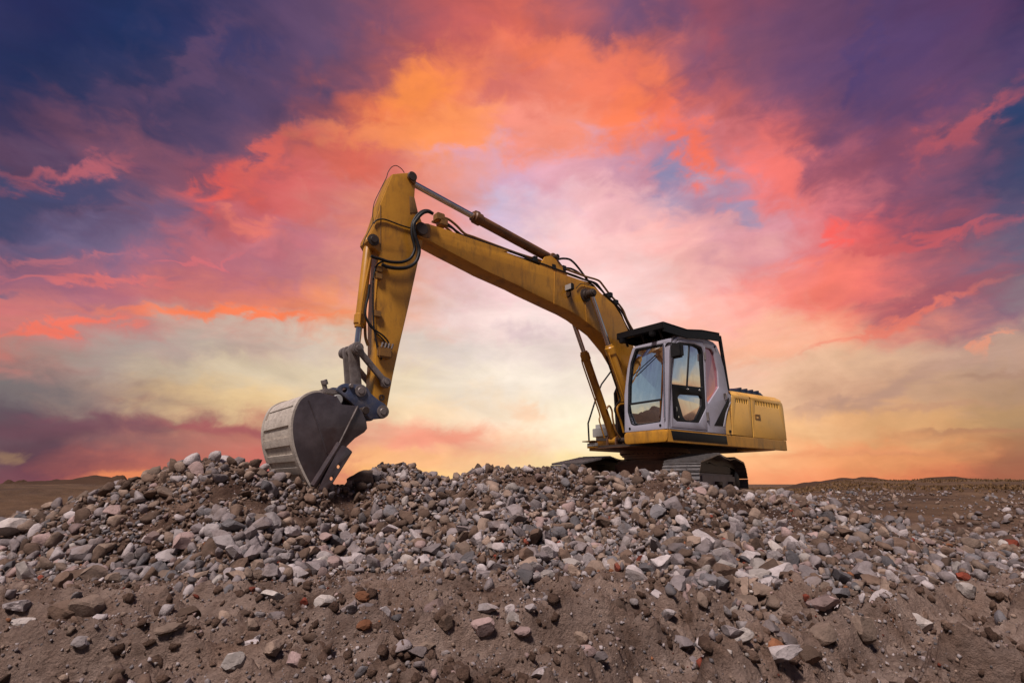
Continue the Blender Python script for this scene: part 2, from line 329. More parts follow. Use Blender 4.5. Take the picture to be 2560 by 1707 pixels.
class B:
    """collects shapes, then links them as one mesh object"""
    def __init__(s, f=ident):
        s.bm = bmesh.new(); s.f = f
    def v(s, p): return s.bm.verts.new(s.f(*p))
    def face(s, vs):
        try: s.bm.faces.new(vs)
        except ValueError: pass
    def box(s, x0, x1, y0, y1, z0, z1, bev=0.0):
        a = bmesh.new()
        r = bmesh.ops.create_cube(a, size=1)
        for w in r['verts']:
            w.co = Vector(((x0 + x1) / 2 + w.co.x * (x1 - x0), (y0 + y1) / 2 + w.co.y * (y1 - y0), (z0 + z1) / 2 + w.co.z * (z1 - z0)))
        if bev: bmesh.ops.bevel(a, geom=a.edges[:], offset=bev, segments=2, affect='EDGES')
        s.merge(a); return s
    def merge(s, a):
        mp = {}
        for w in a.verts: mp[w] = s.v(w.co)
        for q in a.faces: s.face([mp[w] for w in q.verts])
        a.free()
    def cyl(s, p0, p1, r0, r1=None, seg=24, cap=True, bev=0.0):
        r1 = r0 if r1 is None else r1
        p0, p1 = Vector(p0), Vector(p1)
        d = (p1 - p0); L = d.length; d.normalize()
        st = [(0, r0), (L, r1)]
        if bev: st = [(0, r0 - bev), (bev, r0), (L - bev, r1), (L, r1 - bev)]
        s.lathe(p0, d, st, seg, cap); return s
    def lathe(s, p0, d, prof, seg=24, cap=True):
        p0, d = Vector(p0), Vector(d).normalized()
        u = d.orthogonal().normalized(); w = d.cross(u)
        rings = []
        for t, r in prof:
            rings.append([s.v(p0 + d * t + (u * math.cos(2 * math.pi * k / seg) + w * math.sin(2 * math.pi * k / seg)) * r) for k in range(seg)])
        for a, b in zip(rings, rings[1:]):
            for k in range(seg): s.face([a[k], a[(k + 1) % seg], b[(k + 1) % seg], b[k]])
        if cap:
            s.face(rings[0][::-1]); s.face(rings[-1])
        return s
    def tube(s, pts, r, seg=8, smooth=True, n=6):
        pts = [Vector(p) for p in pts]
        if smooth and len(pts) > 2: pts = catmull(pts, n)
        fr = None; rings = []
        for i, p in enumerate(pts):
            t = (pts[min(i + 1, len(pts) - 1)] - pts[max(i - 1, 0)]).normalized()
            if fr is None: fr = t.orthogonal().normalized()
            fr = (fr - t * fr.dot(t)).normalized()
            w = t.cross(fr)
            rings.append([s.v(p + (fr * math.cos(2 * math.pi * k / seg) + w * math.sin(2 * math.pi * k / seg)) * r) for k in range(seg)])
        for a, b in zip(rings, rings[1:]):
            for k in range(seg): s.face([a[k], a[(k + 1) % seg], b[(k + 1) % seg], b[k]])
        s.face(rings[0][::-1]); s.face(rings[-1]); return s
    def strip(s, pts, y0, y1, th):
        """a bent sheet: (x, z) points swept from y0 to y1 with thickness th on its inner side"""
        pts = [Vector((p[0], 0, p[1])) for p in pts]
        inn = []
        for i, p in enumerate(pts):
            t = (pts[min(i + 1, len(pts) - 1)] - pts[max(i - 1, 0)]).normalized()
            inn.append(p + Vector((t.z, 0, -t.x)) * th)
        rows = [[s.v((p.x, y, p.z)) for p in q] for q in (pts, inn) for y in (y0, y1)]
        a, b, c, d = rows                      # outer y0, outer y1, inner y0, inner y1
        for i in range(len(pts) - 1):
            s.face([a[i], a[i + 1], b[i + 1], b[i]]); s.face([c[i], d[i], d[i + 1], c[i + 1]])
            s.face([a[i], c[i], c[i + 1], a[i + 1]]); s.face([b[i], b[i + 1], d[i + 1], d[i]])
        s.face([a[0], b[0], d[0], c[0]]); s.face([a[-1], c[-1], d[-1], b[-1]])
        return s
    def build(s, name, m, parent=None, smooth=35):
        bmesh.ops.recalc_face_normals(s.bm, faces=s.bm.faces[:])
        me = bpy.data.meshes.new(name); s.bm.to_mesh(me); s.bm.free()
        return link_mesh(name, me, M[m] if isinstance(m, str) else m, parent, smooth)

def catmull(pts, n=6):
    out = []
    for i in range(len(pts) - 1):
        a, b, c, d = pts[max(i - 1, 0)], pts[i], pts[i + 1], pts[min(i + 2, len(pts) - 1)]
        for k in range(n):
            t = k / n
            out.append(0.5 * ((2 * b) + (c - a) * t + (2 * a - 5 * b + 4 * c - d) * t * t + (3 * b - a - 3 * c + d) * t ** 3))
    out.append(pts[-1]); return out

def rnd(pts, r, n=4):
    """round the corners of a closed 2D outline"""
    out = []; P = [Vector(p) for p in pts]
    for i, p in enumerate(P):
        a, b = P[i - 1] - p, P[(i + 1) % len(P)] - p
        rr = min(r, a.length * 0.45, b.length * 0.45)
        s0, s1 = p + a.normalized() * rr, p + b.normalized() * rr
        for k in range(n + 1):
            t = k / n
            out.append(tuple(s0 * (1 - t) ** 2 + p * 2 * t * (1 - t) + s1 * t * t))
    return out

def circ(x, y, r, n=14): return [(x + r * math.cos(2 * math.pi * k / n), y + r * math.sin(2 * math.pi * k / n)) for k in range(n)]

def plate(name, outline, f, thick, m, parent, holes=(), bev=0.005):
    """a flat plate with real holes; f maps (u, v, w) to local x, y, z"""
    cu = bpy.data.curves.new(name, 'CURVE'); cu.dimensions = '2D'; cu.fill_mode = 'BOTH'
    cu.extrude = max(thick / 2 - bev, 0.0005); cu.bevel_depth = bev; cu.bevel_resolution = 1; cu.offset = -bev
    for poly in [outline] + list(holes):
        sp = cu.splines.new('POLY'); sp.points.add(len(poly) - 1); sp.use_cyclic_u = True
        for q, p in zip(sp.points, poly): q.co = (p[0], p[1], 0, 1)
    tmp = bpy.data.objects.new('tmp', cu)
    me = bpy.data.meshes.new_from_object(tmp)
    bpy.data.objects.remove(tmp); bpy.data.curves.remove(cu)
    bm = bmesh.new(); bm.from_mesh(me)
    bmesh.ops.remove_doubles(bm, verts=bm.verts[:], dist=0.0002)
    for w in bm.verts: w.co = Vector(f(w.co.x, w.co.y, w.co.z))
    bmesh.ops.recalc_face_normals(bm, faces=bm.faces[:])
    me.materials.clear()
    bm.to_mesh(me); bm.free(); me.name = name
    return link_mesh(name, me, M[m] if isinstance(m, str) else m, parent, 30)

# ------------------------------------------------------------------ terrain heights
def _hash(ix, iy, seed):
    h = (ix.astype(np.int64) * 374761393 + iy.astype(np.int64) * 668265263 + seed * 974634777) & 0x7fffffff
    h = ((h ^ (h >> 13)) * 1274126177) & 0x7fffffff
    return (h ^ (h >> 16)) / 0x7fffffff * 2 * math.pi
def noise(x, y, seed=0):
    ix, iy = np.floor(x), np.floor(y)
    fx, fy = x - ix, y - iy
    u, v = fx * fx * fx * (fx * (fx * 6 - 15) + 10), fy * fy * fy * (fy * (fy * 6 - 15) + 10)
    def gr(dx, dy):
        a = _hash(ix + dx, iy + dy, seed)
        return np.cos(a) * (fx - dx) + np.sin(a) * (fy - dy)
    a, b, c, d = gr(0, 0), gr(1, 0), gr(0, 1), gr(1, 1)
    return ((a * (1 - u) + b * u) * (1 - v) + (c * (1 - u) + d * u) * v) * 1.4
def fbm(x, y, oct=4, seed=0, gain=0.5):
    s, amp, f = 0.0, 1.0, 1.0
    for k in range(oct):
        s = s + noise(x * f, y * f, seed + k) * amp
        amp *= gain; f *= 2.03
    return s
def sstep(a, b, x):
    t = np.clip((x - a) / (b - a), 0, 1); return t * t * (3 - 2 * t)

def az_of(px, py=1250): r = ray(px, py); return math.degrees(math.atan2(r[0], r[1]))
# crest and foot of the rubble bank: image column, crest row, crest distance (m), foot row
BANK = [(-900, 1330, 11.5, 1430), (-300, 1322, 9.6, 1440), (0, 1312, 8.5, 1446), (120, 1280, 8.0, 1450), (220, 1243, 7.6, 1455), (350, 1200, 7.4, 1455),
 (460, 1164, 7.2, 1458), (540, 1154, 7.2, 1462), (620, 1160, 7.1, 1465), (690, 1198, 6.9, 1462), (740, 1216, 6.8, 1455), (800, 1222, 6.9, 1440), (870, 1216, 7.3, 1432),
 (925, 1180, 7.6, 1430), (960, 1162, 7.7, 1432), (1010, 1164, 7.8, 1436), (1090, 1196, 7.9, 1442), (1130, 1201, 8.0, 1448), (1200, 1180, 8.0, 1462),
 (1300, 1172, 8.0, 1478), (1400, 1168, 8.0, 1462), (1500, 1186, 8.0, 1455), (1560, 1194, 7.9, 1465), (1620, 1180, 7.8, 1485), (1690, 1186, 7.8, 1500), (1760, 1212, 8.0, 1512),
 (1850, 1236, 8.3, 1520), (1900, 1236, 8.6, 1522), (1960, 1238, 8.8, 1520), (2050, 1258, 8.9, 1512), (2200, 1296, 9.0, 1490), (2350, 1335, 9.1, 1462), (2560, 1370, 9.6, 1436), (3400, 1380, 11.5, 1425)]
TB_AZ = np.array([az_of(b[0], b[1]) for b in BANK])
TB_RC = np.array([b[2] for b in BANK])
def _elev(px, py): r = ray(px, py); return r[2] / math.hypot(r[0], r[1])
TB_ZC = np.array([HC + b[2] * _elev(b[0], b[1] + 6) for b in BANK])
TB_RF = np.array([HC / -_elev(b[0], b[3]) for b in BANK])
SPUR = [(-300, 0), (0, 0), (250, .02), (400, .10), (520, .13), (650, .06), (760, -.10), (850, -.17), (950, -.10), (1100, .0), (1230, .13), (1320, .05), (1480, -.11), (1560, -.04), (1660, .13), (1780, .02), (1860, -.05), (1980, .07), (2150, .0), (2320, -.10), (2560, -.06)]
SPUR_AZ = np.array([az_of(q[0], 1330) for q in SPUR]); SPUR_Z = np.array([q[1] for q in SPUR])
FAR_R = [0, 9, 12, 15, 20, 26, 28.5, 31, 35, 45, 60, 150, 6000]
FAR_L = [0, -.03, -.08, -.18, -.30, -.34, 0.10, .62, .66, .70, .70, .70, .55]
FAR_M = [0, .43, .43, .40, .30, .25, .25, .25, .25, .3, .3, .4, .45]
FAR_RT = [0, -.02, -.02, .06, .30, .50, .56, .64, .76, .95, 1.06, .9, .6]
def gpt(px, py, z=0.0):
    r = ray(px, py); t = (z - HC) / r[2]; return np.array([r[0] * t, r[1] * t])
# wheel ruts pressed into the foreground dirt (image polylines, half width m, depth m, tread ridges)
RUTS = [([(-300, 1570), (0, 1548), (420, 1528), (860, 1520), (1250, 1500), (1650, 1478)], 0.17, 0.07, 0.12),
        ([(-300, 1700), (0, 1672), (500, 1640), (1000, 1622), (1500, 1572), (1900, 1540)], 0.16, 0.075, 0.2),
        ([(-100, 1760), (600, 1690), (1200, 1665), (1700, 1600), (2000, 1560)], 0.12, 0.05, 0.1),
        ([(1560, 1800), (1690, 1690), (1830, 1610), (1960, 1560)], 0.18, 0.075, 1.0),
        ([(2080, 1800), (2190, 1700), (2300, 1630), (2390, 1580), (2480, 1540)], 0.20, 0.08, 1.0),
        ([(2480, 1740), (2540, 1660), (2600, 1600)], 0.13, 0.07, 0.8)]
RUT_PTS = []
for poly, hw, dp, tr in RUTS:
    P_ = [Vector((*gpt(*p), 0)) for p in poly]
    RUT_PTS.append((np.array([[q.x, q.y] for q in catmull(P_, 8)]), hw, dp, tr))

MASK = None
def height(x, y, fine=True):
    x, y = np.asarray(x, float), np.asarray(y, float)
    r = np.hypot(x, y)
    a = np.degrees(np.arctan2(x, y))
    aw = a + 0.5 * noise(x * 0.9, y * 0.9, 5)
    rc = np.interp(aw, TB_AZ, TB_RC); zc = np.interp(aw, TB_AZ, TB_ZC); rf = np.interp(aw, TB_AZ, TB_RF)
    rf = rf + 0.28 * fbm(x * 0.8, y * 0.8, 2, 31)
    t = np.clip((r - rf) / np.maximum(rc - rf, 0.3), 0, 1)
    S = 0.55 * t + 0.45 * t * t * (3 - 2 * t)
    w_l = 1 - sstep(-27, -19, a); w_r = sstep(24, 31, a)
    far = np.interp(r, FAR_R, FAR_M) * (1 - w_l) * (1 - w_r) + np.interp(r, FAR_R, FAR_L) * w_l + np.interp(r, FAR_R, FAR_RT) * w_r
    back = 1 - sstep(0.05, 1.5, r - rc)
    z = np.where(r <= rc, zc * S, far + (zc - far) * back)
    front = sstep(150, 70, np.abs(a))
    z = z * front
    on = S * (r <= rc + 0.8)
    z = z + np.interp(aw, SPUR_AZ, SPUR_Z) * np.sin(np.pi * np.clip(t, 0, 1)) * (r < rc)
    z = z + on * 0.085 * fbm(x * 1.5, y * 1.5, 3, 3) * sstep(0.0, 0.35, 1.0 - np.abs(2 * t - 1) + 0.05)
    z = z + (0.022 * fbm(x * 2.1, y * 2.1, 3, 17) + 0.055 * np.maximum(0, 1 - 2.2 * np.abs(noise(x * 0.8 + 3, y * 3.2 + 0.9 * x, 19))) ** 2 * (0.4 + noise(x * 2, y * 2, 23)) * (r < 9)) * (1 - t)
    z = z + np.where(r > 12, np.minimum((r - 12) * 0.01, 0.16) * fbm(x * 0.16, y * 0.16, 5, 44, 0.55) * (r < 900), 0)
    near = r < 8
    for pts, hw, dp, tr in RUT_PTS:
        m = near & (t < 0.05)
        if not m.any(): continue
        X, Y = x[m], y[m]
        X = X + 0.05 * noise(X * 2.2, Y * 2.2, 61); Y = Y + 0.04 * noise(X * 2.5, Y * 2.5, 62)
        best = np.full(X.shape, 9.0); along = np.zeros(X.shape); acc = 0.0
        for p, q in zip(pts[:-1], pts[1:]):
            d = q - p; L = np.hypot(*d)
            s = np.clip(((X - p[0]) * d[0] + (Y - p[1]) * d[1]) / (L * L), 0, 1)
            e = np.hypot(X - p[0] - s * d[0], Y - p[1] - s * d[1])
            k = e < best
            best = np.where(k, e, best); along = np.where(k, acc + s * L, along); acc += L
        inside = sstep(hw * 1.15, hw * 0.75, best)
        berm = np.exp(-((best - hw * 1.45) / (hw * 0.38)) ** 2)
        cl = 0.5 + 0.5 * noise(X * 5, Y * 5, 71)
        dz = -dp * inside + berm * dp * 1.35 * (0.3 + 1.1 * cl)
        if tr:
            dz = dz + tr * (0.013 * inside + 0.022 * berm) * np.tanh(2.2 * np.sin(along * 2 * math.pi / 0.085 + 8 * best))
        z[m] = z[m] + dz
        if MASK is not None: MASK[m] = np.maximum(MASK[m], inside)
    if fine:
        nr = sstep(16, 7, r)
        churn = np.zeros_like(r)
        for fx_, fy_, am, sd in ((2.6, 6.5, .034, 141), (6.0, 12.0, .021, 142), (13.0, 22.0, .011, 143)):
            churn = churn + am * np.maximum(0, 1 - 2.4 * np.abs(noise(x * fx_ + .35 * y * fy_, y * fy_ - .12 * x * fx_, sd))) ** 2
        z = z + churn * (1 - sstep(.0, .35, t)) * (r < 9) * (0.45 + 0.55 * sstep(-.35, .3, noise(x * .9, y * 1.3, 150)))
        clod = fbm(x * 9, y * 9, 4, 90, 0.6)
        z = z + nr * (0.022 * clod + 0.04 * np.maximum(0, noise(x * 5.3, y * 5.3, 97)) ** 1.4 + 0.012 * np.abs(noise(x * 15, y * 15, 98)))
        z = z + nr * (0.009 * fbm(x * 30, y * 30, 2, 120) + 0.010 * (0.5 - np.abs(noise(x * 21, y * 21, 130))))
    return z

def build_ground():
    fine_a = np.radians(np.arange(-56, 56.01, 0.15))
    side = np.radians(np.concatenate([np.arange(58, 180, 3.0), np.arange(180, 304, 3.0)]))
    ang = np.concatenate([fine_a, side])
    rr = [0.5, 0.9, 1.3, 1.7]
    r = 2.0
    while r < 13: rr.append(r); r *= 1.0046
    while r < 90: rr.append(r); r *= 1.022
    while r < 6500: rr.append(r); r *= 1.18
    rr = np.array(rr)
    A, R = np.meshgrid(ang, rr)
    X, Y = R * np.sin(A), R * np.cos(A)
    global MASK
    Rr = np.hypot(X, Y).ravel()
    MASK = 0.6 * (1 - sstep(-.35, .3, Rr - np.interp(np.degrees(np.arctan2(X, Y)).ravel(), TB_AZ, TB_RF)))
    Z = height(X.ravel(), Y.ravel()).reshape(X.shape)
    packed = np.append(MASK, 0); MASK = None
    co = np.stack([X, Y, Z], -1).reshape(-1, 3)
    na, nr = len(ang), len(rr)
    co = np.vstack([co, [[0, 0, 0]]])
    i = np.arange(nr - 1)[:, None] * na; j = np.arange(na)[None, :]; j2 = (j + 1) % na
    q = np.stack([i + j, i + j2, i + na + j2, i + na + j], -1).reshape(-1, 4)[:, ::-1]
    c = len(co) - 1
    tri = np.stack([np.full(na, c), np.arange(na), (np.arange(na) + 1) % na], -1)[:, ::-1]
    me = bpy.data.meshes.new('ground')
    me.vertices.add(len(co)); me.vertices.foreach_set('co', co.ravel())
    nl = q.size + tri.size
    me.loops.add(nl); me.loops.foreach_set('vertex_index', np.concatenate([q.ravel(), tri.ravel()]).astype(np.int32))
    st = np.concatenate([np.arange(len(q)) * 4, q.size + np.arange(len(tri)) * 3]).astype(np.int32)
    me.polygons.add(len(st)); me.polygons.foreach_set('loop_start', st)
    me.polygons.foreach_set('use_smooth', np.ones(len(st), bool))
    me.update(calc_edges=True); me.validate()
    at = me.attributes.new('packed', 'FLOAT', 'POINT'); at.data.foreach_set('value', packed)
    m = bpy.data.materials.new('dirt'); m.use_nodes = True
    n, l = m.node_tree.nodes, m.node_tree.links
    b = n['Principled BSDF']; b.inputs['Roughness'].default_value = 0.92; b.inputs['Specular IOR Level'].default_value = 0.2
    g = n.new('ShaderNodeNewGeometry')
    def nz(sc, det, ro):
        t = n.new('ShaderNodeTexNoise'); t.inputs['Scale'].default_value = sc; t.inputs['Detail'].default_value = det; t.inputs['Roughness'].default_value = ro
        l.new(g.outputs['Position'], t.inputs['Vector']); return t.outputs['Fac']
    r1 = n.new('ShaderNodeValToRGB'); e = r1.color_ramp.elements
    e[0].position, e[0].color = 0.36, (0.09, 0.05, 0.034, 1)
    e[1].position, e[1].color = 0.66, (0.32, 0.21, 0.155, 1)
    x = e.new(0.5); x.color = (0.18, 0.112, 0.08, 1)
    l.new(nz(1.3, 8, 0.6), r1.inputs[0])
    r2 = n.new('ShaderNodeValToRGB'); e = r2.color_ramp.elements
    e[0].position, e[0].color = 0.4, (0.62, 0.58, 0.55, 1)
    e[1].position, e[1].color = 0.68, (1.35, 1.35, 1.35, 1)
    l.new(nz(22, 8, 0.75), r2.inputs[0])
    mu = n.new('ShaderNodeMix'); mu.data_type = 'RGBA'; mu.blend_type = 'MULTIPLY'; mu.inputs[0].default_value = 1
    l.new(r1.outputs[0], mu.inputs[6]); l.new(r2.outputs[0], mu.inputs[7])
    # wheels have pressed the soil to a paler, drier crust
    at = n.new('ShaderNodeAttribute'); at.attribute_name = 'packed'
    pk = n.new('ShaderNodeMath'); pk.operation = 'MULTIPLY'; l.new(at.outputs['Fac'], pk.inputs[0])
    pr = n.new('ShaderNodeMapRange'); pr.inputs[1].default_value, pr.inputs[2].default_value = 0.34, 0.62; l.new(nz(3.5, 8, 0.68), pr.inputs[0]); l.new(pr.outputs[0], pk.inputs[1])
    m3 = n.new('ShaderNodeMix'); m3.data_type = 'RGBA'; m3.inputs[7].default_value = (0.47, 0.345, 0.28, 1)
    l.new(pk.outputs[0], m3.inputs[0]); l.new(mu.outputs[2], m3.inputs[6])
    # darker ochre soil beyond the bank
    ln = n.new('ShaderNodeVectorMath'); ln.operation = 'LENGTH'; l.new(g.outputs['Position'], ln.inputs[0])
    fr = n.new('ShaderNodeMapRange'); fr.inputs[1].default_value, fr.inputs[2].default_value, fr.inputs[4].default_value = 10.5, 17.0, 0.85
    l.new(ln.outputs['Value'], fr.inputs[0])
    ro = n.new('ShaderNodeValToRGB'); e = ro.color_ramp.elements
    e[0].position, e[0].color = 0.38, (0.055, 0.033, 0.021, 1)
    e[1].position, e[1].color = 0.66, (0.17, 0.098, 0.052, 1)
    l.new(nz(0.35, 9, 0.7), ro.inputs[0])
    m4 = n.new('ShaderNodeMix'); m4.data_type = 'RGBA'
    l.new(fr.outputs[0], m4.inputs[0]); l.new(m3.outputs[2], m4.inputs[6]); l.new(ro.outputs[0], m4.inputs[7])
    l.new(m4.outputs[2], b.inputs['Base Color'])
    bp = n.new('ShaderNodeBump'); bp.inputs['Strength'].default_value = 1.0; bp.inputs['Distance'].default_value = 0.03
    hs = n.new('ShaderNodeMath'); hs.operation = 'MULTIPLY_ADD'; hs.inputs[1].default_value = 2.0; l.new(nz(17, 6, 0.7), hs.inputs[0]); l.new(nz(60, 8, 0.75), hs.inputs[2])
    l.new(hs.outputs[0], bp.inputs['Height']); l.new(bp.outputs[0], b.inputs['Normal'])
    M['dirt'] = m
    o = link_mesh('ground', me, m)
    tag(o, 'brown rutted dirt of the site with its rubble bank', kind='structure')
    return o
build_ground()

# spoil heaps and a ridge on the skyline
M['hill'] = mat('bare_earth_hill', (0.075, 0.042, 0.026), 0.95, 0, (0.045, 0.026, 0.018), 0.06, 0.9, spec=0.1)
def hill(name, cx, cy, rx, ry, h, seed, label, n=48):
    u = np.linspace(-1, 1, n)
    U, V = np.meshgrid(u, u)
    d = np.hypot(U, V)
    prof = np.clip(1 - d ** 1.6, 0, 1) ** 0.9
    Z = h * prof * (0.9 + 0.4 * fbm(U * 1.6, V * 1.6, 4, seed, .38)) - 0.6
    X, Y = cx + U * rx, cy + V * ry
    co = np.stack([X, Y, Z + 0.45], -1).reshape(-1, 3)
    fs = [(i * n + j, i * n + j + 1, (i + 1) * n + j + 1, (i + 1) * n + j) for i in range(n - 1) for j in range(n - 1)]
    me = bpy.data.meshes.new(name); me.from_pydata(co.tolist(), [], fs)
    return tag(link_mesh(name, me, M['hill'], None, 60), label, kind='structure')
def px_hill(px, wpx, toppx, dist, seed, label):
    r = ray(px, 1210); k = dist / math.hypot(r[0], r[1])
    hill('hill', r[0] * k, r[1] * k, wpx * dist / 1700, wpx * dist / 1900, 0.9 + (1213 - toppx) / 1445 * dist, seed, label)
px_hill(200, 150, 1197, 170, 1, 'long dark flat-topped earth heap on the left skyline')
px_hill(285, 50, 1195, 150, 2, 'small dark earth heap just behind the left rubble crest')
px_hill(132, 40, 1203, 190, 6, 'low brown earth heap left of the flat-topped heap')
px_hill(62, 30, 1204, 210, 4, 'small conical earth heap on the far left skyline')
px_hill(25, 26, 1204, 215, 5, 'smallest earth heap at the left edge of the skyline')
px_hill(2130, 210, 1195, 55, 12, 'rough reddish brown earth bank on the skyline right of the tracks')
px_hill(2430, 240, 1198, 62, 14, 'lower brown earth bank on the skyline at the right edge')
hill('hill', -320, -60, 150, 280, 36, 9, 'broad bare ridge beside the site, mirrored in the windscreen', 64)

# ------------------------------------------------------------------ excavator: its place
# cab corner and tail corner stand 4.15 m apart at one height; that fixes distance and heading
r1, r3 = ray(1668.5, 1071), ray(1967, 1100.6)
A_, C_ = r1 / r1[2], r3 / r3[2]
hgt = 4.15 / np.linalg.norm(A_ - C_)
P1, P3 = A_ * hgt, C_ * hgt
BK = (P3 - P1) / 4.15
FW = -BK
LF = np.array([-FW[1], FW[0], 0.0])
ORG = P1 - FW * 1.40 - LF * 1.35 + np.array([0, 0, HC - 1.27])
CAMW = np.array([0, 0, HC])
def to_loc(p): d = p - ORG; return np.array([d @ FW, d @ LF, d[2]])
CL = to_loc(CAMW)
def dloc(px, py): r = ray(px, py); return np.array([r @ FW, r @ LF, r[2]])
def L(p, y0): d = dloc(*p); q = CL + d * (y0 - CL[1]) / d[1]; return (q[0], q[2])          # onto a plane of constant y: (x, z)
LEAN = 0.085
def FR(p, x0=1.40):                                                                          # onto the leaning cab front: (y, z)
    d = dloc(*p); k = LEAN                                                                   # plane x + k (z - 1.27) = x0
    t = (x0 - CL[0] - k * (CL[2] - 1.27)) / (d[0] + k * d[2]); q = CL + d * t; return (q[1], q[2])
def c1(x, y): return (840 + x / 3.92, 380 + y / 3.92)
def c2(x, y): return (780 + x / 3.409, 600 + y / 3.409)
def c3(x, y): return (620 + x / 3.7325, 840 + y / 3.7325)
def c4(x, y): return (1260 + x / 4.9, 580 + y / 4.9)
def c5(x, y): return (1440 + x / 4.355, 780 + y / 4.355)
def c6(x, y): return (1700 + x / 4.612, 900 + y / 4.612)
def c7(x, y): return (1340 + x / 3.7935, 1000 + y / 3.7935)
def LL(f, pts, y): return [L(f(*p), y) for p in pts]
def L3(f, pts, y): return [(q[0], y, q[1]) for q in LL(f, pts, y)]
def side(y0): return lambda u, v, w: (u, y0 + w, v)
def front(off=0.0): return lambda u, v, w: (1.40 - LEAN * (v - 1.27) + off + w, u, v)

EX = bpy.data.objects.new('excavator', None); COL.objects.link(EX)
EX.location = ORG.tolist(); EX.rotation_euler = (0, 0, math.atan2(FW[1], FW[0]))
tag(EX, 'yellow crawler excavator with grey cab and lowered bucket on the rubble bank', 'excavator')

# ---- undercarriage, turned a little against the upper structure
TRA = math.radians(32) ; UPA = math.atan2(BK[0], BK[1])
DEL = UPA - TRA
cd, sd = math.cos(DEL), math.sin(DEL)
def UC(x, y, z): return (x * cd - y * sd, x * sd + y * cd, z)
GAU, SHW = 1.04, 0.60
path = []
def arc(cx_, cz, r, a0, a1, n=14):
    for k in range(n + 1):
        a = math.radians(a0 + (a1 - a0) * k / n); path.append(Vector((cx_ + r * math.cos(a), cz + r * math.sin(a))))
arc(1.66, 0.395, 0.335, -90, 75)
path += [Vector((1.1, 0.80)), Vector((0.62, 0.865)), Vector((0.42, 0.875)), Vector((0.1, 0.84)), Vector((-0.4, 0.815)), Vector((-0.75, 0.845)), Vector((-0.95, 0.855))]
arc(-1.68, 0.43, 0.37, 100, 270)
path.append(path[0])
seg_l = [(b - a).length for a, b in zip(path, path[1:])]
TOT = sum(seg_l); NSH = 46
def along(s):
    s %= TOT
    for a, b, l_ in zip(path, path[1:], seg_l):
        if s <= l_: return a + (b - a) * (s / l_), (b - a).normalized()
        s -= l_
    return path[-1], (path[-1] - path[-2]).normalized()
b_ = B()
ptc = TOT / NSH
b_.box(-ptc * .49, ptc * .49, -SHW / 2, SHW / 2, 0.0, 0.014)
for gx in (-ptc * .40, -ptc * .02, ptc * .36):
    b_.box(gx - .008, gx + .008, -SHW / 2, SHW / 2, 0.0142, 0.036)
for gy in (-.09, .09):
    for gx in (-ptc * .2, ptc * .17): b_.cyl((gx, gy, .0141), (gx, gy, .026), .011, seg=6)
shoe0 = b_.build('track_shoe', 'track', None, 20)
shoe_me = shoe0.data
bpy.data.objects.remove(shoe0)
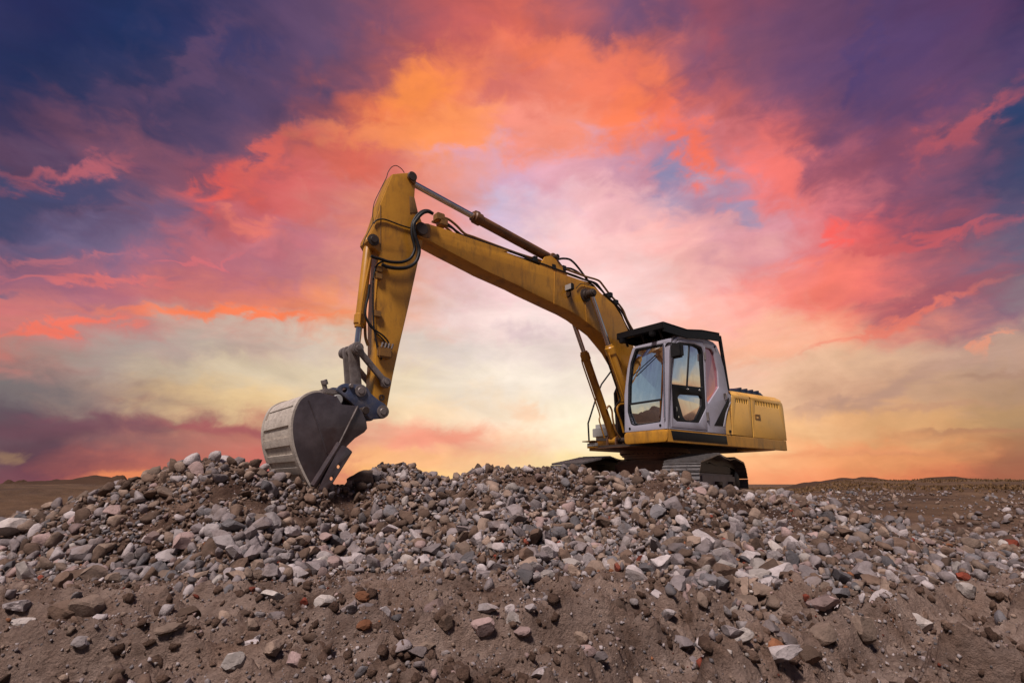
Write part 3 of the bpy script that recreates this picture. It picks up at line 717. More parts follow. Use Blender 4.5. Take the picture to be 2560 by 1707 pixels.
for sgn in (1, -1):
    yc = sgn * GAU
    # link chain
    b_ = B(UC)
    for dy in (-.08, .08):
        inner = []
        for k in range(NSH * 2):
            p, t = along(k * TOT / (NSH * 2)); nrm = Vector((t.y, -t.x))
            inner.append((p, p - nrm * -0.0, nrm))
        n_ = len(inner)
        va = [[b_.v((p.x - q.x * d, yc + dy + e, p.y - q.y * d)) for (p, _, q) in inner] for d in (0.004, 0.115) for e in (-.02, .02)]
        for k in range(n_):
            k2 = (k + 1) % n_
            for a, c in ((va[0], va[1]), (va[2], va[3]), (va[0], va[2]), (va[1], va[3])):
                b_.face([a[k], a[k2], c[k2], c[k]])
    tr = b_.build('track', 'under', EX, None)
    for k in range(NSH):
        p, t = along(k * ptc); p2, _ = along(k * ptc + 0.0)
        o = bpy.data.objects.new('track_shoe', shoe_me); COL.objects.link(o); o.parent = tr
        nrm = Vector((t.y, 0, -t.x))          # outward
        X = Vector((t.x, 0, t.y)); Z = nrm; Y = Z.cross(X)
        m3 = Matrix((X, Y, Z)).transposed()
        rot = Matrix.Rotation(DEL, 3, 'Z') @ m3
        o.matrix_local = Matrix.Translation(Vector(UC(p.x, yc, p.y))) @ rot.to_4x4()
    # frame
    fr = B(UC)
    fr.box(-1.38, 1.34, yc - .17, yc + .17, .22, .56, .04)
    fb = fr.build('track_frame', 'frame', EX)
    g_ = B(UC); g_.box(-1.25, 1.28, yc - .12, yc + .12, .545, .735, .03); g_.build('frame_cover', 'under', fb)
    g_ = B(UC); g_.box(-1.05, 1.0, yc + sgn * .15 - .06, yc + sgn * .15 + .06, .13, .33, .015); g_.build('guide_guard', 'frame', fb)
    for gx in (-.75, .35):
        g_ = B(UC); ys = yc + sgn * .22
        g_.box(gx - .1, gx + .1, ys - .05, ys + .05, .36, .42, .01); g_.box(gx - .09, gx - .05, ys - .045, ys + .045, .16, .359, .005)
        g_.build('step_bracket', 'under', fb)
    g_ = B(UC); g_.lathe((1.66, yc - .09, .395), (0, 1, 0), [(0, .14), (.0, .235), (.05, .235), (.06, .25), (.12, .25), (.13, .235), (.18, .235), (.18, .14)], 28); g_.build('idler_wheel', 'under', EX)
    g_ = B(UC)
    g_.lathe((-1.68, yc - .05, .43), (0, 1, 0), [(0, .1), (0, .25), (.1, .25), (.1, .1)], 28)
    for k in range(21):
        a = 2 * math.pi * k / 21
        p = (-1.68 + .265 * math.cos(a), yc, .43 + .265 * math.sin(a)); g_.cyl((p[0], yc - .03, p[2]), (p[0], yc + .03, p[2]), .026, seg=6)
    sp = g_.build('drive_sprocket', 'under', EX)
    g_ = B(UC); g_.lathe((-1.68, yc + sgn * .06, .43), (0, sgn, 0), [(0, .2), (.08, .2), (.11, .15), (.13, .05)], 24); g_.build('final_drive', 'under', sp)
    for rx in (.52, -.85):
        g_ = B(UC); g_.cyl((rx, yc - .09, .70), (rx, yc + .09, .70), .072, bev=.01); g_.box(rx - .04, rx + .04, yc - .03, yc + .03, .50, .66); g_.build('carrier_roller', 'under', EX)
    for rx in (-1.05, -.7, -.35, 0, .35, .7, 1.05):
        g_ = B(UC); g_.cyl((rx, yc - .12, .19), (rx, yc + .12, .19), .08, bev=.01); g_.build('track_roller', 'under', EX)
cb = B(UC)
cb.box(-.62, .62, -.62, .62, .42, .80, .06)
for sx in (-1, 1):
    for sy in (-1, 1): cb.box(.25 * sx - .2 + .3 * sx, .25 * sx + .2 + .3 * sx, min(sy * .5, sy * GAU), max(sy * .5, sy * GAU), .36, .62, .04)
cb.build('carbody', 'turn', EX)
tb = B()
tb.lathe((0, 0, .78), (0, 0, 1), [(0, .56), (.055, .56), (.06, .60), (.11, .60), (.115, .64), (.16, .64), (.165, .68), (.205, .68), (.21, .64), (.262, .64)], 56)
tt = tb.build('turntable', 'turn', EX, 25)
for k in range(40):
    a = 2 * math.pi * k / 40
    q = B(); q.cyl((.655 * math.cos(a), .655 * math.sin(a), .925), (.655 * math.cos(a), .655 * math.sin(a), .944), .016, seg=6); q.build('bolt', 'under', tt, None)

# ---- upper frame
q = B(); q.box(-2.3, 1.15, -.45, .62, 1.042, 1.09, .006); q.box(-2.45, 1.30, .43, 1.30, 1.091, 1.225, .01); q.box(-2.45, .5, -.61, .43, 1.091, 1.225, .01); q.build('slewing_platform', 'under', EX)
q = B()
q.box(.45, 1.22, -.46, .52, 1.030, 1.0415, .003); q.build('boom_foot_bracket', 'turn', EX)
# left skirt: rounded front, black side panel
sk = rnd([(1.40, 1.052), (1.40, 1.262), (-2.72, 1.262), (-2.72, 1.052)], .02)
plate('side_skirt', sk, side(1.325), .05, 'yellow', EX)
blk = LL(c5, [(1034, 1288), (1636, 1348), (1650, 1438), (1055, 1388)], 1.35)
plate('skirt_panel', blk, side(1.353), .006, 'black', EX, bev=.001)
fsk = rnd([(1.35, 1.055), (1.35, 1.262), (.44, 1.262), (.44, 1.055)], .07)
plate('front_skirt', fsk, lambda u, v, w: (1.395 + w, u, v), .06, 'yellow', EX, bev=.012)
# right deck: step, tool box, covers
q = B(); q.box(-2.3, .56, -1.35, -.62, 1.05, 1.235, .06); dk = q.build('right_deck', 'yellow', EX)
q = B(); q.box(.25, .62, -1.38, -1.05, 1.2355, 1.255, .004); q.build('step_plate', 'pipe', dk)
q = B(); q.box(.555, .572, -1.28, -.98, 1.14, 1.205, .004); q.build('deck_lamp', 'lens', dk)
q = B(); q.box(-.35, .46, -1.30, -.72, 1.2551, 1.60, .09); q.build('tool_box', 'cover', EX)
q = B(); q.box(-1.25, -.40, -1.33, -.66, 1.2551, 2.02, .06); q.build('fuel_tank', 'yellow_clean', EX)
# ---- counterweight with a rounded plan
def cw(z):
    pts = []
    for k in range(25):
        t = -1 + 2 * k / 24
        pts.append((-2.40 - .36 * math.cos(t * math.pi / 2) ** .55 if abs(t) < 1 else -2.36, t * 1.345))
    return [(-2.02, -1.345)] + pts + [(-2.02, 1.345)]
q = B(); zs = [1.055, 1.075, 1.10, 1.27, 1.6, 1.95, 2.02, 2.05]; ins = [.05, .015, 0, 0, .01, .04, .09, .15]
rings = []
for z_, i_ in zip(zs, ins):
    rings.append([q.v((max(x_ + i_, -2.80) if x_ < -2.1 else x_, y_ * (1 - i_ / 1.6), z_)) for x_, y_ in cw(z_)])
for a, b in zip(rings, rings[1:]):
    for k in range(len(a)): q.face([a[k], a[(k + 1) % len(a)], b[(k + 1) % len(a)], b[k]])
q.face(rings[0]); q.face(rings[-1])
# cut short of the left side panels
for w in q.bm.verts:
    if w.co.y > 1.25 and w.co.z > 1.26: w.co.y = 1.25
q.build('counterweight', 'yellow_clean', EX)
# ---- engine house: inner body, left panels with real louvres, dark hood
q = B(); q.box(-2.25, -.44, -1.30, 1.29, 1.2651, 2.035, .03); q.box(-2.71, -2.2, 1.253, 1.31, 1.2652, 2.034, .004); q.build('engine_house', 'black', EX)  # inner body coloured black to give the shade behind the louvre slots
def S6(x, y): return L(c6(x, y), 1.35)
def slots(x0, y0, x1, y1, n, h, lean=0.0):
    out = []
    for k in range(n):
        t = (k + .5) / n; cx_, cy_ = x0 + (x1 - x0) * t, y0 + (y1 - y0) * t
        w = (x1 - x0) / n * .40
        out.append(rnd([S6(cx_ - w - lean, cy_), S6(cx_ + w - lean, cy_), S6(cx_ + w + lean, cy_ + h), S6(cx_ - w + lean, cy_ + h)], .012, 3))
    return out
pa = [S6(586, 440), S6(608, 858), S6(838, 887), S6(812, 480), S6(800, 440), S6(786, 418), S6(640, 400), S6(598, 400)]
plate('engine_side_panel', pa, side(1.343), .014, 'yellow_clean', EX, slots(640, 438, 778, 462, 7, 48), .002)
pb = [S6(820, 470), S6(850, 888), S6(1232, 928), S6(1190, 560), S6(1178, 505), S6(1160, 482), S6(800, 424), S6(812, 440)]
pnl = plate('engine_side_panel', pb, side(1.343), .014, 'yellow_clean', EX, slots(862, 466, 1140, 512, 15, 50), .002)
lk = rnd([S6(862, 622), S6(920, 628), S6(930, 690), S6(866, 680)], .01)
plate('latch', lk, side(1.352), .012, 'pipe', pnl, [rnd([S6(876, 636), S6(902, 640), S6(902, 672), S6(878, 668)], .008)], .002)
ps = [S6(540, 850), S6(604, 857), S6(582, 450), S6(575, 400), S6(560, 392), S6(560, 470), S6(590, 500), S6(560, 620), S6(530, 760)]
fill = plate('rear_cab_filler', ps, side(1.323), .046, 'yellow_clean', EX)
q = B(); p_ = S6(575, 822); q.cyl((p_[0], 1.346, p_[1]), (p_[0], 1.372, p_[1]), .028, seg=14, bev=.006); q.build('filler_cap', 'black', fill)
# sloped top edge with a second row of slots, then the top
zt0, zt1 = S6(598, 398)[1], S6(1160, 480)[1]
xt0, xt1 = S6(598, 398)[0], S6(1160, 480)[0]
def chm(u, v, w): 
    zz = zt0 + (zt1 - zt0) * (u - xt0) / (xt1 - xt0)
    return (u, 1.349 - v * .72 + w * .6, zz + v * .62 + w * .6)
ch_holes = []
for x_, e_, n_ in ((S6(640, 0)[0], S6(770, 0)[0], 7), (S6(862, 0)[0], S6(1120, 0)[0], 14)):
    for k in range(n_):
        a = x_ + (e_ - x_) * (k + .25) / n_; b = x_ + (e_ - x_) * (k + .75) / n_
        ch_holes.append([(a, .02), (b, .02), (b, .11), (a, .11)])
plate('hood_edge', [(xt0, .004), (xt1, .004), (xt1, .16), (xt0, .16)], chm, .008, 'yellow_clean', EX, ch_holes, .002)
q = B(); q.box(-2.55, -.70, -1.33, 1.236, 2.051, 2.15, .03); q.build('hood_top', 'yellow_clean', EX)
hd = LL(c6, [(560, 400), (590, 335), (620, 322), (700, 322), (760, 334), (830, 345), (900, 358), (940, 370), (975, 405), (1000, 455), (1000, 480), (560, 480)], .72)
hp = plate('engine_hood', hd, lambda u, v, w: (u, -.02 + w, v), 1.46, 'hood', EX, bev=.05)
hx0, hz0 = L(c6(700, 322), .72); hx1, hz1 = L(c6(900, 358), .72)
for k in range(4):
    t = k / 3.0; x_ = hx0 + (hx1 - hx0) * t; z_ = hz0 + (hz1 - hz0) * t
    q = B(); q.box(x_ - .02, x_ + .02, -.70, .735, z_ - .16, z_ + .012, .008); q.build('hood_rib', 'hood', hp)
# far side of the house
q = B(); q.box(-2.3, -1.27, -1.349, -1.302, 1.2651, 2.045, .01); q.build('right_side_panel', 'yellow_clean', EX)

# ---- cab
def S5(x, y): return L(c5(x, y), 1.35)
cab_out = [S5(*p) for p in [(1022, 1272), (1016, 1000), (1020, 700), (1030, 480), (1046, 345), (1072, 292), (1110, 266), (1170, 256), (1290, 268), (1400, 290), (1490, 325), (1530, 365),
                            (1570, 460), (1610, 600), (1640, 760), (1662, 885), (1690, 905), (1692, 960), (1660, 1030), (1640, 1120), (1632, 1230), (1636, 1330)]]
door_open = [S5(*p) for p in [(1036, 1255), (1028, 1000), (1034, 700), (1052, 480), (1075, 350), (1105, 305), (1150, 290), (1290, 305), (1380, 322), (1396, 390), (1412, 700), (1424, 1050), (1436, 1295)]]
quarter = rnd([S5(*p) for p in [(1408, 385), (1470, 402), (1502, 440), (1545, 640), (1556, 820), (1440, 1000), (1424, 960)]], .03)
cab = plate('cab', cab_out, side(1.325), .05, 'cabgrey', EX, [door_open, quarter], .008)
plate('quarter_window', rnd([S5(*p) for p in [(1403, 378), (1474, 396), (1508, 436), (1551, 640), (1562, 824), (1440, 1010), (1418, 965)]], .03), side(1.318), .008, 'tglass', cab, bev=.001)
plate('black_marking', [S5(*p) for p in [(1662, 925), (1668, 985), (1625, 1100), (1598, 1242), (1504, 1234)]], side(1.3525), .004, 'black', cab, bev=.001)
plate('white_marking', [S5(*p) for p in [(1672, 985), (1688, 975), (1655, 1060), (1634, 1150), (1626, 1248), (1603, 1243), (1630, 1110)]], side(1.3525), .004, 'white', cab, bev=.001)
# right wall of the cab
ro = [(x_, z_) for x_, z_ in cab_out]
rw = rnd([S5(*p) for p in [(1080, 760), (1090, 420), (1130, 340), (1480, 380), (1540, 640), (1550, 800)]], .05)
plate('cab_right_wall', ro, side(.455), .04, 'cabgrey', cab, [rw])
plate('right_window', rnd([S5(*p) for p in [(1074, 766), (1084, 416), (1126, 334), (1484, 374), (1546, 640), (1556, 806)]], .05), side(.455), .006, 'dglass', cab, bev=.001)
# roof and back skin
q = B(); q.strip([(x_, z_) for x_, z_ in cab_out[5:16]], .476, 1.299, .03); q.build('cab_roof', 'cabgrey', cab, 50)
q = B(); q.strip([(x_, z_) for x_, z_ in cab_out[15:]], .476, 1.299, .03); q.build('cab_back', 'black', cab, 50)
q = B(); q.box(-.28, 1.33, .478, 1.298, 1.2655, 1.32, .005); q.build('cab_floor', 'interior', cab)
lining = B(); lining.strip([(x_ , z_ - .035) for x_, z_ in cab_out[5:13]], .50, 1.29, .02); lining.build('roof_lining', 'interior', cab, 50)
# front frame and windscreen
def F5(x, y): return FR(c5(x, y))
ffr = [F5(*p) for p in [(995, 1268), (532, 1310), (528, 900), (560, 620), (590, 480), (618, 395), (650, 372), (1000, 290), (1040, 285), (1018, 420)]]
wsh = rnd([F5(*p) for p in [(985, 335), (645, 400), (592, 560), (568, 800), (562, 1090), (598, 1225), (640, 1238), (922, 1196), (942, 950), (975, 420)]], .03)
frm = plate('front_frame', ffr, front(-.02), .05, 'cabgrey', EX, [wsh], .006)
seal_in = rnd([F5(*p) for p in [(972, 356), (655, 415), (606, 566), (582, 800), (576, 1090), (608, 1212), (644, 1226), (912, 1186), (930, 950), (962, 420)]], .03)
plate('window_seal', [tuple(p) for p in wsh], front(-.012), .02, 'rubber', frm, [seal_in], .003)
bar_t, bar_b = [F5(575, 992), F5(940, 938)], [F5(575, 1012), F5(940, 958)]
plate('upper_pane', rnd([F5(*p) for p in [(980, 340), (650, 405), (598, 562), (574, 800), (570, 1003), (945, 948), (966, 420)]], .02), front(-.03), .008, 'glass', frm, bev=.001)
plate('lower_pane', rnd([F5(*p) for p in [(570, 1005), (570, 1090), (602, 1220), (642, 1232), (918, 1192), (938, 955)]], .02), lambda u, v, w: (1.336 + w - .01 * (1.66 - v), u, v), .008, 'glass', frm, bev=.001)
plate('pane_divider', [bar_t[0], bar_t[1], bar_b[1], bar_b[0]], front(-.018), .03, 'rubber', frm, bev=.002)
for p in ((590, 1268), (922, 1230)):
    y_, z_ = F5(*p); q = B(); x_ = 1.40 - LEAN * (z_ - 1.27) + .006; q.cyl((x_, y_, z_), (x_ + .015, y_, z_), .022, seg=12, bev=.004); q.build('frame_bolt', 'black', frm)
# corner post with grab rail
q = B(); q.tube([(1.40 - LEAN * (z_ - 1.27) + .045, 1.325, z_) for z_ in (1.45, 1.55, 1.9, 2.3, 2.62, 2.72)], .014); q.build('grab_rail', 'chrome', frm)
q = B()
cp = [(1.375 - LEAN * (z_ - 1.27), z_) for z_ in (1.268, 1.7, 2.2, 2.6, 2.76)]
for a, b in zip(cp, cp[1:]):
    q.cyl((a[0], 1.318, a[1]), (b[0], 1.318, b[1]), .034, seg=14)
q.build('corner_post', 'cabgrey', frm)
# windscreen wiper and steering console seen through the glass
y_, z_ = F5(870, 470); y2, z2 = F5(625, 690)
q = B(); q.tube([(1.40 - LEAN * (z_ - 1.27) + .01, y_, z_), (1.40 - LEAN * (z2 - 1.27) + .012, y2, z2)], .008); q.build('wiper', 'black', frm)
q = B(); q.box(.15, .75, .62, 1.12, 1.34, 1.72, .05); q.box(.05, .25, .62, 1.12, 1.70, 2.42, .06); q.box(.08, .22, .74, 1.0, 2.43, 2.66, .05); q.build('seat', 'interior', EX)
q = B(); q.box(.55, .85, 1.16, 1.26, 1.6, 1.95, .03); q.box(.55, .85, .50, .58, 1.6, 1.95, .03); q.box(.98, 1.2, .52, .66, 1.32, 2.15, .03); q.build('control_console', 'interior', EX)
# door
dr = [S5(*p) for p in [(1040, 1252), (1032, 1000), (1038, 700), (1056, 484), (1079, 353), (1108, 309), (1151, 294), (1289, 309), (1376, 326), (1392, 392), (1408, 700), (1420, 1050), (1432, 1291)]]
dw = rnd([S5(*p) for p in [(1066, 470), (1100, 352), (1130, 331), (1290, 348), (1366, 382), (1389, 440), (1418, 1050), (1342, 1206), (1100, 1190), (1060, 1150), (1042, 800)]], .02)
door = plate('cab_door', dr, side(1.329), .05, 'cabgrey', EX, [dw], .007)
up = rnd([S5(*p) for p in [(1078, 480), (1112, 368), (1134, 352), (1288, 366), (1352, 396), (1372, 450), (1388, 820), (1050, 782), (1056, 690)]], .02)
lo = rnd([S5(*p) for p in [(1112, 930), (1128, 902), (1152, 893), (1350, 905), (1376, 932), (1372, 1020), (1305, 1168), (1270, 1182), (1205, 1176), (1175, 1150)]], .025)
plate('door_panel', [tuple(p) for p in dw], side(1.326), .03, 'black', door, [up, lo], .004)
plate('lower_door_window', lo, side(1.325), .006, 'dglass', door, bev=.001)
plate('sliding_window', [S5(*p) for p in [(1050, 786), (1056, 690), (1076, 476), (1112, 364), (1134, 348), (1240, 358), (1218, 804)]], side(1.329), .006, 'dglass', door, bev=.001)
plate('sliding_window', [S5(*p) for p in [(1232, 358), (1288, 362), (1352, 392), (1374, 450), (1390, 824), (1208, 803)]], side(1.318), .006, 'dglass', door, bev=.001)
plate('window_divider', [S5(*p) for p in [(1238, 356), (1248, 357), (1224, 802), (1212, 801)]], side(1.334), .012, 'rubber', door, bev=.002)
for p in ((1220, 838), (1345, 850)):
    x_, z_ = S5(*p); q = B(); q.cyl((x_, 1.338, z_), (x_, 1.362, z_), .02, .012, 12); q.build('latch_knob', 'chrome', door)
x_, z_ = S5(1085, 1078); q = B(); q.box(x_ - .02, x_ + .02, 1.339, 1.36, z_ - .09, z_ + .06, .008); q.build('door_handle', 'black', door)
x_, z_ = S5(1086, 1055); q = B(); q.box(x_ - .012, x_ + .012, 1.3595, 1.375, z_ - .035, z_ + .035, .006); q.build('handle_grip', 'chrome', door)
x_, z_ = S5(1116, 1140); q = B(); q.cyl((x_, 1.338, z_), (x_, 1.356, z_), .016, seg=12); q.build('door_lock', 'chrome', door)
for p0, p1 in (((1396, 440), (1402, 520)), ((1428, 1090), (1432, 1180))):
    a, b = S5(*p0), S5(*p1); q = B(); q.cyl((a[0], 1.362, a[1]), (b[0], 1.362, b[1]), .018, seg=10); q.box(min(a[0], b[0]) - .03, max(a[0], b[0]) + .03, 1.3505, 1.36, b[1], a[1]); q.build('door_hinge', 'steel', door)
x_, z_ = S5(1615, 920); q = B(); q.tube([(x_ - .03, 1.35, z_ + .06), (x_ - .02, 1.385, z_ + .05), (x_ - .01, 1.385, z_ - .05), (x_ - .01, 1.35, z_ - .06)], .014); q.box(x_ - .02, x_ + .03, 1.3505, 1.36, z_ - .03, z_ + .06, .004); q.build('cab_grab_handle', 'steel', cab)
x_, z_ = S5(1504, 378); q = B(); q.cyl((x_, 1.35, z_), (x_, 1.375, z_), .02, seg=12, bev=.004); q.build('cab_knob', 'black', cab)
# mirror on the corner post
mp_ = L(c5(1092, 420), 1.55)
q = B(); q.box(mp_[0] - .05, mp_[0] + .05, 1.45, 1.68, mp_[1] - .13, mp_[1] + .13, .03); mir = q.build('mirror', 'rubber', EX)
q = B(); q.tube([(1.28, 1.34, mp_[1] + .12), (1.30, 1.42, mp_[1] + .16), (mp_[0], 1.52, mp_[1] + .135)], .012); q.build('mirror_arm', 'rubber', mir)
# roof guard
def RG(x, y, yy): return L(c5(x, y), yy)
g0, g1, g2, g3 = RG(970, 108, 1.38), RG(1210, 186, 1.38), RG(1370, 192, 1.38), RG(1560, 226, 1.38)
q = B()
zl = -.17
prof = [(g0[0] + .05, g0[1]), g1, g2, g3]
for (xa, za), (xb, zb) in zip(prof, prof[1:]):
    for y0, y1, t0, t1 in ((.36, 1.38, 0, -.035), (1.345, 1.38, 0, zl), (.36, .39, 0, zl)):
        a = [q.v((xa, y0, za + t0)), q.v((xb, y0, zb + t0)), q.v((xb, y1, zb + t0)), q.v((xa, y1, za + t0))]
        b = [q.v((xa, y0, za + t1)), q.v((xb, y0, zb + t1)), q.v((xb, y1, zb + t1)), q.v((xa, y1, za + t1))]
        q.face(a); q.face(b)
        for k in range(4): q.face([a[k], a[(k + 1) % 4], b[(k + 1) % 4], b[k]])
q.box(g0[0] - .02, g0[0] + .08, .33, 1.385, g0[1] - .13, g0[1] - .004, .012)
guard = q.build('roof_guard', 'black', EX, None)
for t in (.12, .5, .88):
    yy = .36 + 1.02 * t
    q = B(); q.cyl((1.24, yy, 2.86), (g0[0] + .02, yy, g0[1] - .12), .022, seg=8); q.build('guard_stay', 'black', guard)
a, b = RG(1568, 260, 1.36), RG(1680, 848, 1.36)
q = B(); q.tube([(g3[0], 1.34, g3[1] - .08), (a[0], 1.345, a[1]), (b[0] + .0, 1.31, b[1])], .035, smooth=False); q.build('guard_leg', 'black', guard)
q = B(); q.tube([(g3[0], .40, g3[1] - .08), (a[0], .40, a[1]), (b[0] + .0, .44, b[1])], .035, smooth=False); q.build('guard_leg', 'black', guard)
for yy in (.47, 1.15):
    q = B(); q.box(g0[0] + .03, g0[0] + .12, yy - .05, yy + .05, g0[1] - .22, g0[1] - .131, .012); wl_ = q.build('roof_lamp', 'black', guard)
# ---- boom
BW = .17
top = [c1(800, 692), c1(850, 695), c1(920, 707), c1(1060, 750), c1(1340, 850), c1(1700, 970), c4(0, 240), c4(420, 400), c4(620, 480), c4(940, 590), c4(1110, 670), c4(1200, 757), c4(1350, 890), c4(1440, 1030), c4(1540, 1240), c5(640, 420), c5(690, 640), c5(700, 820)]
bot = [c5(610, 960), c5(570, 760), c5(500, 560), c5(420, 420), c5(340, 320), c5(260, 222), c4(1060, 1140), c4(920, 1035), c4(800, 965), c4(620, 880), c4(280, 715), c4(0, 565), c1(1900, 1352), c1(1500, 1180), c1(1080, 960), c1(920, 872), c1(830, 842), c1(790, 800), c1(780, 740)]
bo = [L(p, BW) for p in top + bot]
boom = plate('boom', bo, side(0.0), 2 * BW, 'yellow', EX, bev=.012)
q = B(); fp = L(c5(660, 870), BW)
q.cyl((fp[0], -.32, fp[1]), (fp[0], .32, fp[1]), .085, bev=.01); q.build('boom_foot_pin', 'under', EX)
for s_ in (-1, 1):
    yy = s_ * (BW + .1)
    brk = [(fp[0] + .14, fp[1] + .02), (fp[0] + .07, fp[1] + .13), (fp[0] - .08, fp[1] + .13), (fp[0] - .16, fp[1]), (fp[0] - .45, 1.226), (fp[0] + .12, 1.226)]
    plate('boom_bracket', brk, side(yy), .05, 'under', EX)
# pivot of stick on boom tip
PV = L(c1(815, 770), .14)
q = B(); q.cyl((PV[0], -.24, PV[1]), (PV[0], .24, PV[1]), .10, bev=.01); q.build('stick_pivot_pin', 'under', EX)
for yy in (BW + .005, -BW - .005):
    a = LL(c1, [(790, 720), (830, 700), (915, 706), (918, 848), (860, 842), (800, 800)], BW)
    plate('boom_tip_plate', rnd(a, .03), side(yy), .02, 'under' if yy < 0 else 'pipe', boom)
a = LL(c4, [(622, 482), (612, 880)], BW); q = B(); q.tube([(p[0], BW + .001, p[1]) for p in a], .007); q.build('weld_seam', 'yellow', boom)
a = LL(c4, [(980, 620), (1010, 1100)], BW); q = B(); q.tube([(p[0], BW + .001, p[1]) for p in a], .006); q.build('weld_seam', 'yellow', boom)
# work lamp on boom side
y0 = BW + .10
lp = L(c4(815, 682), y0)
q = B(); q.box(lp[0] - .02, lp[0] + .06, y0 - .09, y0 + .09, lp[1] - .065, lp[1] + .065, .02); lamp = q.build('work_lamp', 'rubber', EX)
q = B(); q.box(lp[0] + .0605, lp[0] + .066, y0 - .075, y0 + .075, lp[1] - .05, lp[1] + .05, .002); q.build('lamp_lens', 'lens', lamp)
q = B(); q.tube([(lp[0] + .02, y0, lp[1] - .06), (lp[0] - .02, y0 - .03, lp[1] - .13), (lp[0] - .02, BW, lp[1] - .15)], .014); q.build('lamp_bracket', 'rubber', lamp)
q = B(); q.tube([(p[0], BW + .02, p[1]) for p in LL(c4, [(885, 690), (905, 665), (945, 632), (1010, 642), (1085, 662), (1110, 668)], BW + .02)], .008); q.build('lamp_cable', 'rubber', lamp)
# ---- boom cylinders
CY_Y = .32
TP = L(c4(1065, 752), CY_Y)
FT = L(c5(415, 1400), -CY_Y)
def cylinder(name, p_rod, p_base, y, split, rb, rr, mb, parent=EX, coll=None):
    a, b = Vector((p_rod[0], y, p_rod[1])), Vector((p_base[0], y, p_base[1]))
    g = a + (b - a) * split
    d = (b - a).normalized()
    q = B(); q.lathe(g, d, [(0, rr * 1.25), (0, rb * .95), (.03, rb * 1.0), (.05, rb * 1.22), (.17, rb * 1.22), (.19, rb), ((b - g).length - .10, rb), ((b - g).length - .06, rb * .8), ((b - g).length - .02, rb * .7)], 24)
    q.cyl(b + Vector((0, -.08, 0)), b + Vector((0, .08, 0)), rb * 1.15, bev=.01)
    c = q.build(name, mb, parent, 30)
    q = B(); q.cyl(a + d * .05, g + d * .02, rr, seg=20); q.build('rod', 'chrome', c)
    q = B(); q.cyl(a + Vector((0, -.07, 0)), a + Vector((0, .07, 0)), rr * 1.7, bev=.008); q.build('rod_eye', 'under', c)
    return c
for s_ in (1, -1):
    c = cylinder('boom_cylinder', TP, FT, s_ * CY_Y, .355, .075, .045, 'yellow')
    d = Vector((FT[0] - TP[0], 0, FT[1] - TP[1])); nn = Vector((d.z, 0, -d.x)).normalized() * (-.10)
    p = [Vector((TP[0], s_ * CY_Y, TP[1])) + d * t for t in (.40, .45, .7, .80, .83, .95)]
    off = [.09, .11, .11, .12, .18, .20]
    q = B(); q.tube([p[k] + nn.normalized() * off[k] + Vector((0, .03 * s_, 0)) for k in range(6)], .014); q.build('feed_pipe', 'yellow', c)
q = B(); q.cyl((TP[0], -CY_Y - .10, TP[1]), (TP[0], CY_Y + .10, TP[1]), .055, bev=.008); q.lathe((TP[0], BW, TP[1]), (0, 1, 0), [(0, .13), (.02, .13), (.03, .09), (.07, .085)], 24); q.build('boom_cylinder_pin', 'under', EX)
q = B(); q.cyl((FT[0], -CY_Y - .13, FT[1]), (FT[0], CY_Y + .13, FT[1]), .05, bev=.008); q.build('cylinder_foot_pin', 'under', EX)
for yy in (-CY_Y - .11, -CY_Y + .11, CY_Y - .11, CY_Y + .11):
    pl = rnd([(FT[0] - .18, 1.05), (FT[0] - .10, FT[1] + .04), (FT[0], FT[1] + .11), (FT[0] + .09, FT[1] + .04), (FT[0] + .10, 1.05)], .04)
    plate('cylinder_bracket', pl, side(yy), .03, 'turn', EX)
# ---- stick
SW = .135
st = [c1(555, 217), c1(640, 208), c1(725, 204), c1(762, 222), c1(780, 262), c1(779, 300), c1(770, 440), c1(805, 590), c1(848, 700), c1(850, 880), c1(822, 1000), c1(780, 1180), c2(905, 190), c2(830, 540), c2(750, 880), c2(690, 1160), c2(642, 1420), c2(600, 1500), c2(540, 1480), c2(528, 1300),
      c2(545, 1000), c2(545, 650), c2(560, 350), c2(578, 110), c1(400, 955), c1(345, 925), c1(312, 870), c1(318, 835), c1(370, 740), c1(402, 650), c1(430, 560), c1(437, 508), c1(500, 350)]
so = [L(p, SW) for p in st]
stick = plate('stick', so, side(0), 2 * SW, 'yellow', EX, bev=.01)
for yy in (SW + .012, -SW - .012):
    a = rnd(LL(c1, [(700, 206), (745, 204), (778, 240), (780, 300), (768, 330), (730, 290), (690, 250)], SW), .03)
    plate('top_lug', a, side(yy), .02, 'pipe', stick)
plate('wear_plate', LL(c1, [(716, 432), (766, 446), (797, 590), (722, 600)], SW), side(SW + .004), .008, 'pipe', stick, bev=.002)
a = LL(c1, [(436, 520), (436, 960)], SW); q = B(); q.tube([(p[0], SW + .001, p[1]) for p in a], .006); q.build('weld_seam', 'pipe', stick)
SCP = L(c1(742, 245), SW)
q = B(); q.cyl((SCP[0], -SW - .04, SCP[1]), (SCP[0], SW + .04, SCP[1]), .075, bev=.008); q.build('stick_cylinder_pin', 'under', EX)
